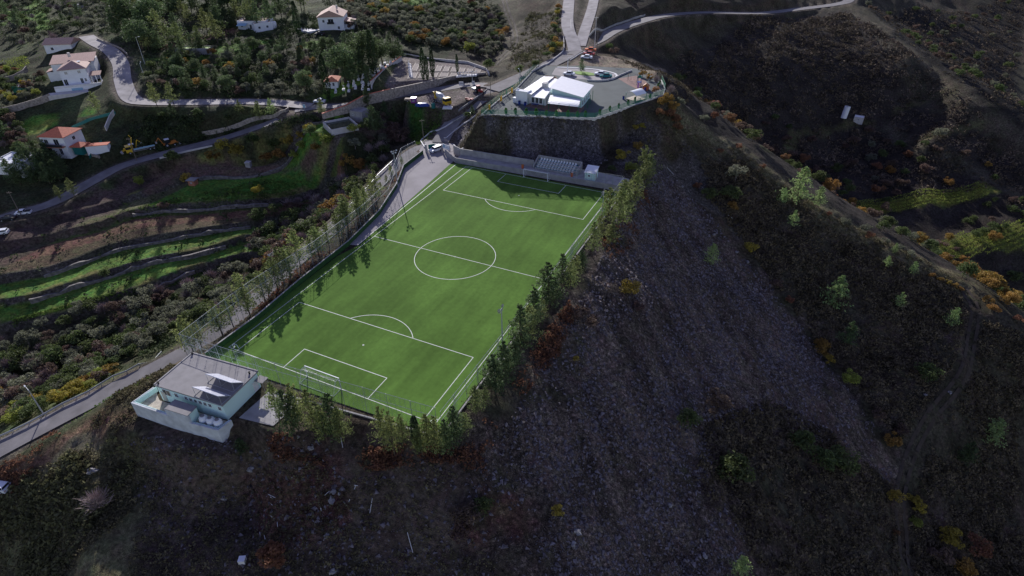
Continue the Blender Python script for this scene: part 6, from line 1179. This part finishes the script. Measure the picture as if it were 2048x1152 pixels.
q = hit(487, 55); t = thing('cistern', 'round cream cistern right of the long white house', 'tank', tuple(hit(547, 55)), 0); m = MB(); m.lathe([(1.6,-.5),(1.6,2.2),(1.4,2.5),(.4,2.7)], 16); m.build('barrel', 'white_wall', t, smooth_=True); m = MB(); m.lathe([(.4,2.68),(.4,2.8)], 8); m.build('lid', 'roof_grey', t)
house('farm_shed', 'small shed with white roof at the top left corner', tuple(hit(142, 20)), .4, 5, 4, 2.3, 'white_metal', wins=[(2.5,1.4,.8,.7)], flat_=True, wall='pale_concrete', cat='shed')
house('ruined_pen', 'roofless grey block pen on the green terrace right of the big bend', tuple(hit(352, 108)), .45, 14, 5, 1.6, 'lawn', flat_=True, wall='concrete', cat='enclosure')
house('chapel', 'little chapel with red tiled roof by the cemetery trees', tuple(hit(652, 178)), .5, 4.5, 6, 2.6, 'tile_red', 1.1, [(3,1.6,.8,1.2)], cat='chapel')
house('greenhouse_shed', 'green shed with white roof in the garden left of the villa', tuple(hit(28, 186)), .5, 5, 3.5, 2.0, 'white_metal', wins=[(2.5,1.2,.8,.6)], flat_=True, wall='green_paint', cat='shed')
house('brick_shed', 'tiny brick shed at the edge of the upper green terrace', tuple(hit(378, 372)), .3, 2.2, 2.0, 1.9, 'roof_grey', .5, [(1.1,1.1,.6,.5)], wall='brick', cat='shed')
t = thing('well_housing', 'small grey concrete well housing on the ledge below the valley road', 'well', tuple(hit(498, 333)), .4); m = MB(); m.box((0,0,.7),(1.6,1.6,1.8)); m.build('wall', 'concrete', t); m = MB(); m.box((0,0,1.65),(1.8,1.8,.12)); m.build('lid', 'pale_concrete', t)
t = thing('green_screen', 'green screened fence below the garden of the red-roofed house', 'fence', tuple(hit(190, 318))); 
for px in ([(180,318),(196,295),(205,285)], [(145,258),(180,242),(205,235),(232,228)]):
    pl = [hit(*q) for q in px]; m = WB(); m.wallstrip([(p[0],p[1],p[2]) for p in pl], 1.0, .06, 0, 0); m.put('screen', 'teal', t)
# ---- reservoir and pump house
c = np.array([-73.6,52.3]); t = thing('reservoir', 'open concrete water reservoir with dark green water', 'reservoir', (c[0], c[1], 1.0), math.radians(-33)); m = MB(); s = 4.4
m.wallstrip([(-s,-s,0),(s,-s,0),(s,s,0),(-s,s,0),(-s,-s+.2,0)], 2.2, .35, 0, -2.5); m.build('basin_wall', 'pale_concrete', t); m = MB(); m.box((0,0,1.5),(2*s-.35,2*s-.35,.1)); m.build('water', 'water', t)
house('pump_house', 'small grey concrete pump house behind the reservoir', (-75.2,59.5,2.4), math.radians(2), 5, 4.4, 2.2, 'concrete', wins=[(1.4,1.3,.7,.6)], flat_=True, wall='concrete', cat='pump house')
t = thing('road_sign', 'white and red sign beside the road above the pump house', 'sign', tuple(hit(695, 222)), .3); m = MB(); m.tube((0,0,0),(0,0,2.4),.05,6); m.build('post', 'galv', t); m = MB(); m.box((0,-.06,2.0),(1.0,.04,.8)); m.build('sign_board', 'marble', t); m = MB(); m.box((0,-.09,2.1),(.8,.02,.16)); m.box((0,-.09,1.8),(.6,.02,.1)); m.build('sign_lettering', 'red_paint', t)
t = thing('shrine', 'blue and white roadside sign in the middle of the village junction', 'sign', tuple(hit(611, 226)), .3); m = MB(); m.tube((0,0,0),(0,0,3.0),.06,6); m.build('post', 'galv', t); m = MB(); m.box((0,-.06,2.4),(.9,.05,1.1)); m.build('sign_board', 'light_blue', t)
# ---- terrace walls
for k, (l, lb) in enumerate(zip(TWW, ('topmost dry stone terrace wall below the valley road','second dry stone terrace wall, above the ploughed red strip','third dry stone terrace wall, below the ploughed red strip','fourth dry stone terrace wall with a tree in front','lowest dry stone terrace wall above the gully'))):
    pl = catmull(l, 2.0); rng = {0: (398,662), 1: (254,540), 2: (84,500), 3: (58,460), 4: (290,400)}[k]
    def upx(p): d = p-CAM; return 1024+FPX*(d@CR)/(d@CF)
    pl = [p for p in pl if rng[0] <= upx(p) <= rng[1]]
    if len(pl) < 3: continue
    t = thing('terrace_wall', lb, 'wall', tuple(pl[len(pl)//2]), 0, 'dry stone terrace walls'); m = WB(); pts = []
    for i_, p in enumerate(pl): pts.append((p[0]+rnd.uniform(-.12,.12), p[1]+rnd.uniform(-.12,.12), float(H(p[0], p[1]))))
    m.wallstrip(pts, [.9+rnd.uniform(-.5,.3) for _ in pts], .6, 0, -1.8); m.put('wall', 'terrace_stone', t)
for px, h, lb in (([(0,230),(38,221),(75,210),(104,199)], 2.2, 'tall pale stone wall below the villa garden'),([(0,168),(30,160),(50,150),(56,142)], 2.0, 'pale stone wall below the little vineyard left of the villa'),([(200,316),(165,308),(160,300)], .8, 'low wall of the drive to the red-roofed house')):
    pl = [hit(*q) for q in px]; t = thing('stone_garden_wall', lb, 'wall', tuple(pl[0])); m = WB(); m.wallstrip([(p[0],p[1],float(H(p[0],p[1]))) for p in pl], h, .4, 0, -1.5); m.put('wall', 'stone_wall', t)
# ================================================================ cemetery
CZ = 8.4
front = [tuple(W(u, v, 8.8)[:2]) for u, v in [(640,208),(690,197),(728,186),(780,178),(850,164),(918,150),(972,146)]]
t = wthing('cemetery_wall', 'long brown stone wall along the road in front of the cemetery', 'wall', (*front[3], 6)); m = WB(); m.wallstrip([(x, y, CZ+.4) for x, y in front], [-3.2,-2.2,-.7,.0,.1,.2,.3], .5, 0, -5); m.put('wall', 'stone_wall', t)
m = WB(); m.wallstrip([(x, y, CZ+.4+dz) for (x, y), dz in zip(front[:4], (-3.2,-2.2,-.7,.0))], .10, .7, 0, .003); m.put('tile_coping', 'tile_red', t)
back = [W(u, v, 9.2)[:2] for u, v in [(803,106),(860,116),(935,123),(972,136),(978,146)]]
t = wthing('cemetery_wall', 'pale low wall curving behind the cemetery plots', 'wall', (*back[1], 9)); m = WB(); m.wallstrip([(p[0], p[1], CZ) for p in back], .9, .3, 0, -2); m.put('wall', 'pale_concrete', t)
mid = [W(u, v, 8.9)[:2] for u, v in [(804,118),(775,138),(742,168)]]
t = wthing('cemetery_wall', 'pale inner wall between old graves and new plots', 'wall', (*mid[1], 9)); m = WB(); m.wallstrip([(p[0], p[1], CZ) for p in mid], 1.5, .35, 0, -2); m.put('wall', 'pale_concrete', t); m = WB(); m.wallstrip([(p[0]-.3, p[1], CZ) for p in mid], 1.62, .6, 0, 1.503); m.put('tile_coping', 'tile_red', t)
mat('gravel', (.27,.235,.21), .95, var=.25, vscale=2)
A0, A1, B0, B1 = [W(u, v, CZ)[:2] for u, v in ((828,126),(965,140),(812,158),(960,150))]
n_ = 0
def bil(s, r): return (A0*(1-s)+A1*s)*(1-r)+(B0*(1-s)+B1*s)*r
for r0, r1, cnt in ((0.0,.52,9),(.62,1.0,7)):
    for k in range(cnt):
        c4 = [bil(k/cnt+.02, r0), bil((k+1)/cnt-.02, r0), bil((k+1)/cnt-.02, r1), bil(k/cnt+.02, r1)]; ctr = sum(c4)/4
        t = wthing('burial_plot', '%s bordered plot from the left in the %s row of the cemetery' % (nth(k), 'back' if r0 == 0 else 'front'), 'grave plot', (*ctr, CZ), 'bordered plots of the cemetery')
        m = WB(); ring_ = [(p[0], p[1], CZ) for p in c4+[c4[0]*.95+c4[1]*.05]]; m.wallstrip(ring_, .16, .2, 0, -.2); m.put('border', 'floor_tile', t)
        m = WB(); m.prism([(p[0]*.94+ctr[0]*.06, p[1]*.94+ctr[1]*.06) for p in c4], CZ-.1, CZ+.08); m.put('gravel_bed', 'gravel', t)
def grave(p, rz, lb, cross=True, g_=None):
    t = thing('grave', lb, 'grave', p, rz, g_); m = MB(); m.box((0,0,.22),(.95,2.0,.44)); m.box((0,0,.48),(.8,1.8,.08)); m.build('slab', 'marble', t)
    m = MB()
    if cross: m.box((0,.95,.95),(.12,.12,1.3)); m.box((0,.95,1.25),(.7,.10,.12))
    else: m.box((0,.95,.8),(.8,.14,.8),0,.8)
    m.build('cross' if cross else 'headstone', 'marble', t)
gp = [hit(*q) for q in [(690,182),(712,178),(730,168),(745,158),(765,145),(742,172),(735,178),(720,184)]]; n_ = 0
poly = hitpoly([(668,186),(738,184),(800,122),(785,118),(735,150),(690,172)])
xs = [p[0] for p in poly]; ys = [p[1] for p in poly]; got = []
for _try in range(4000):
    if len(got) >= 30: break
    p = (rnd.uniform(min(xs), max(xs)), rnd.uniform(min(ys), max(ys)))
    if inpoly(np.array(p), poly) and all((p[0]-a)**2+(p[1]-b)**2 > 4.0 for a, b in got): got.append(p)
got.sort()
for i, p in enumerate(got): grave((p[0], p[1], float(H(*p))), .6, 'white marble grave with %s in the old section, %s from the left' % ('cross' if i % 3 else 'headstone', nth(i)), i % 3 > 0, 'white graves in the old section of the cemetery')
for i in range(10): p = bil(-.04+.012*i, .15+.085*i); grave((p[0]-.3, p[1], CZ), .9, 'white grave beside the plots, %s along the inner path' % nth(i), i % 2 == 0, 'white graves along the inner path')
for i in range(8): p = bil(.70+.035*i, 1.08); grave((p[0], p[1], CZ), .3, 'white grave behind the road wall, %s from the three cypresses' % nth(i), True, 'white graves behind the road wall')
for i, (u, v) in enumerate(((922,166),(946,164),(928,150))):
    q = W(u, v, 8.2 if i < 2 else 9.5); t = thing('notice_board', ('white notice board hanging low on the cemetery wall, left one','white notice board hanging low on the cemetery wall, right one','white sign on top of the cemetery wall')[i], 'notice board', (q[0]+.5, q[1]-.7, q[2]), .55, 'white boards on the cemetery wall'); m = MB(); m.box((0,0,0),((1.6,1.0,2.0)[i],.08,(1.5,1.2,.9)[i])); m.build('board', 'marble', t); m = MB(); m.box((0,-.05,.1),((1.2,.7,1.6)[i],.02,.2)); m.build('heading', 'roof_grey', t)
# ================================================================ the shaded valley on the right
t = thing('water_tank', 'tall white cylindrical tank in the dark valley', 'tank', tuple(hit(1687, 236)), 0); m = MB(); m.tube((0,0,0),(.4,.6,5.8),1.4,14); m.build('barrel', 'white_metal', t, smooth_=False); m = MB(); m.tube((.4,.6,5.8),(.45,.68,6.0),.9,12); m.build('cap', 'galv', t)
t = house('valley_shed', 'small pale shed with a flat white roof beside the valley tank', tuple(hit(1706, 242)), -.1, 4.4, 3.6, 1.9, 'white_metal', wins=[(2.2,1.0,.7,.6)], flat_=True, wall='pale_concrete', cat='shed')
def vines(px, step, lb, jit=.25, z=None):
    poly = hitpoly(px) if z is None else [tuple(W(a, b, z)[:2]) for a, b in px]; P = np.array(poly); dv = P[1]-P[0]; L = np.linalg.norm(dv); dv = dv/L; nv = np.array([-dv[1], dv[0]])
    s = np.arange(-20, L+40, .45); rws = np.arange(-80, 80, step); S_, R_ = np.meshgrid(s, rws); q = P[0]+S_.ravel()[:, None]*dv+R_.ravel()[:, None]*nv+RG.normal(size=(S_.size, 2))*jit*.4; q = q[inpoly(q, poly)]
    c = np.repeat(q, 6, 0); c = np.stack([c[:, 0]+RG.normal(size=len(c))*.35, c[:, 1]+RG.normal(size=len(c))*.35, H(c[:, 0], c[:, 1])+.5+.9*RG.random(len(c))], 1)
    V, F = tris(c, .22, .6); tag(obj('vineyard', npmesh('vineyard', V, F, 'vine_leaf')), lb, 'vineyard', kind='stuff')
mat('vine_leaf', (.25,.30,.06), .8, var=.35, vscale=.5, transl=.3, spec=.1)
vines([(1655,404),(1790,392),(1960,377),(1990,392),(1900,402),(1700,418)], 1.9, 'upper yellow-green vineyard strip in the dark valley', z=-51.5)
vines([(1830,500),(1920,475),(2060,458),(2060,500),(1960,510),(1870,520)], 1.9, 'lower yellow-green vineyard in the dark valley', z=-59)
vines([(0,128),(50,115),(62,130),(40,150),(0,158)], 2.0, 'little vineyard left of the tiled villa')
# ---- litter and boulders on the slopes
st = [(682,876,686,897),(554,909,559,916),(581,959,586,956),(650,992,659,984),(677,986,679,993),(709,980,712,972),(716,973,709,972),(688,1005,694,1013),(740,1028,745,998),(698,1005,700,1000),(541,995,545,999),(542,1008,545,1012),(555,1046,556,1055),(520,1065,521,1072),(529,1072,531,1080),(641,1014,643,1023),(815,1066,826,1107),(537,990,551,997),(542,1033,545,1036),(1334,336,1347,350),(1405,375,1410,385),(1455,430,1465,438)]
for i, (a, b, c_, d) in enumerate(st):
    p, q = hit(a, b), hit(c_, d); L = np.linalg.norm(q-p); t = thing('plastic_pipe', '%s discarded pale pipe on the slopes, counted from the left' % nth(sorted(range(len(st)), key=lambda k: st[k][0]).index(i)), 'pipe', tuple(p+np.array([0,0,.12])), 0, 'discarded pale pipes')
    m = MB(); m.tube((0,0,.05), tuple(q-p+np.array([0,0,.1])), .05, 6); m.build('tube', 'marble', t)
def rockmesh(seed):
    R_ = np.random.default_rng(seed); m = MB(); nlat, nlon = 5, 8; vs = []
    for i in range(nlat+1):
        th = math.pi*i/nlat
        for j in range(nlon): a = 2*math.pi*j/nlon; r = 1+.28*R_.normal()*(.3 < th < 2.9); vs.append((r*math.sin(th)*math.cos(a), r*.8*math.sin(th)*math.sin(a), r*.6*math.cos(th)))
    m.add(vs, [(i*nlon+j, (i+1)*nlon+j, (i+1)*nlon+(j+1) % nlon, i*nlon+(j+1) % nlon) for i in range(nlat) for j in range(nlon)]); return m
mat('pale_stone', (.25,.24,.24), .9, var=.4, vscale=1.5, bump=.6)
bl_ = [(186,943,1.3,'angular pale boulder on the lower left slope'),(501,939,1.0,'pale boulder below the courtyard wall'),(667,985,.9,'upper of two boulders between discarded pipes'),(664,1003,1.0,'lower of two boulders between discarded pipes'),(620,898,.8,'bluish boulder below the near pines'),(665,1145,1.0,'pale boulder on the bottom edge below the pipes'),(654,1072,.7,'small boulder on the dark slope left of the long pipe'),(448,998,.9,'pale boulder in the gully below the changing rooms'),(1147,1090,.9,'upper boulder on the left rim of the lower scree'),(1154,1065,1.1,'big boulder on the left rim of the lower scree'),(1409,1112,.9,'white boulder at the foot of the scree'),(1340,1012,.8,'bluish boulder in the lower scree'),(1428,470,.8,'white boulder at the top right rim of the scree'),(1473,505,.8,'white slab on the upper scree border'),(1495,525,1.0,'white slab near the round yellow-green bush'),(1365,374,.7,'white slab at the top of the scree'),(1850,790,.9,'grey boulder left of the track bend'),(1898,785,.9,'grey boulder beside the dirt track')]
for i, (u, v, s, lb) in enumerate(bl_):
    q = hit(u, v); t = rockmesh(i).build('boulder', 'pale_stone', None, (q[0], q[1], q[2]+.15*s), rnd.random()*3); t.scale = (s*.62, s*.62, s*.62); tag(t, lb, 'boulder')
t = thing('storage_box', 'white cube-shaped box lying on the lower left slope', 'box', tuple(hit(486,1124)), .5); m = MB(); m.box((0,0,.4),(.9,.9,.8)); m.build('casing', 'marble', t); m = MB(); m.box((0,0,.83),(.96,.96,.08)); m.build('lid', 'white_metal', t)
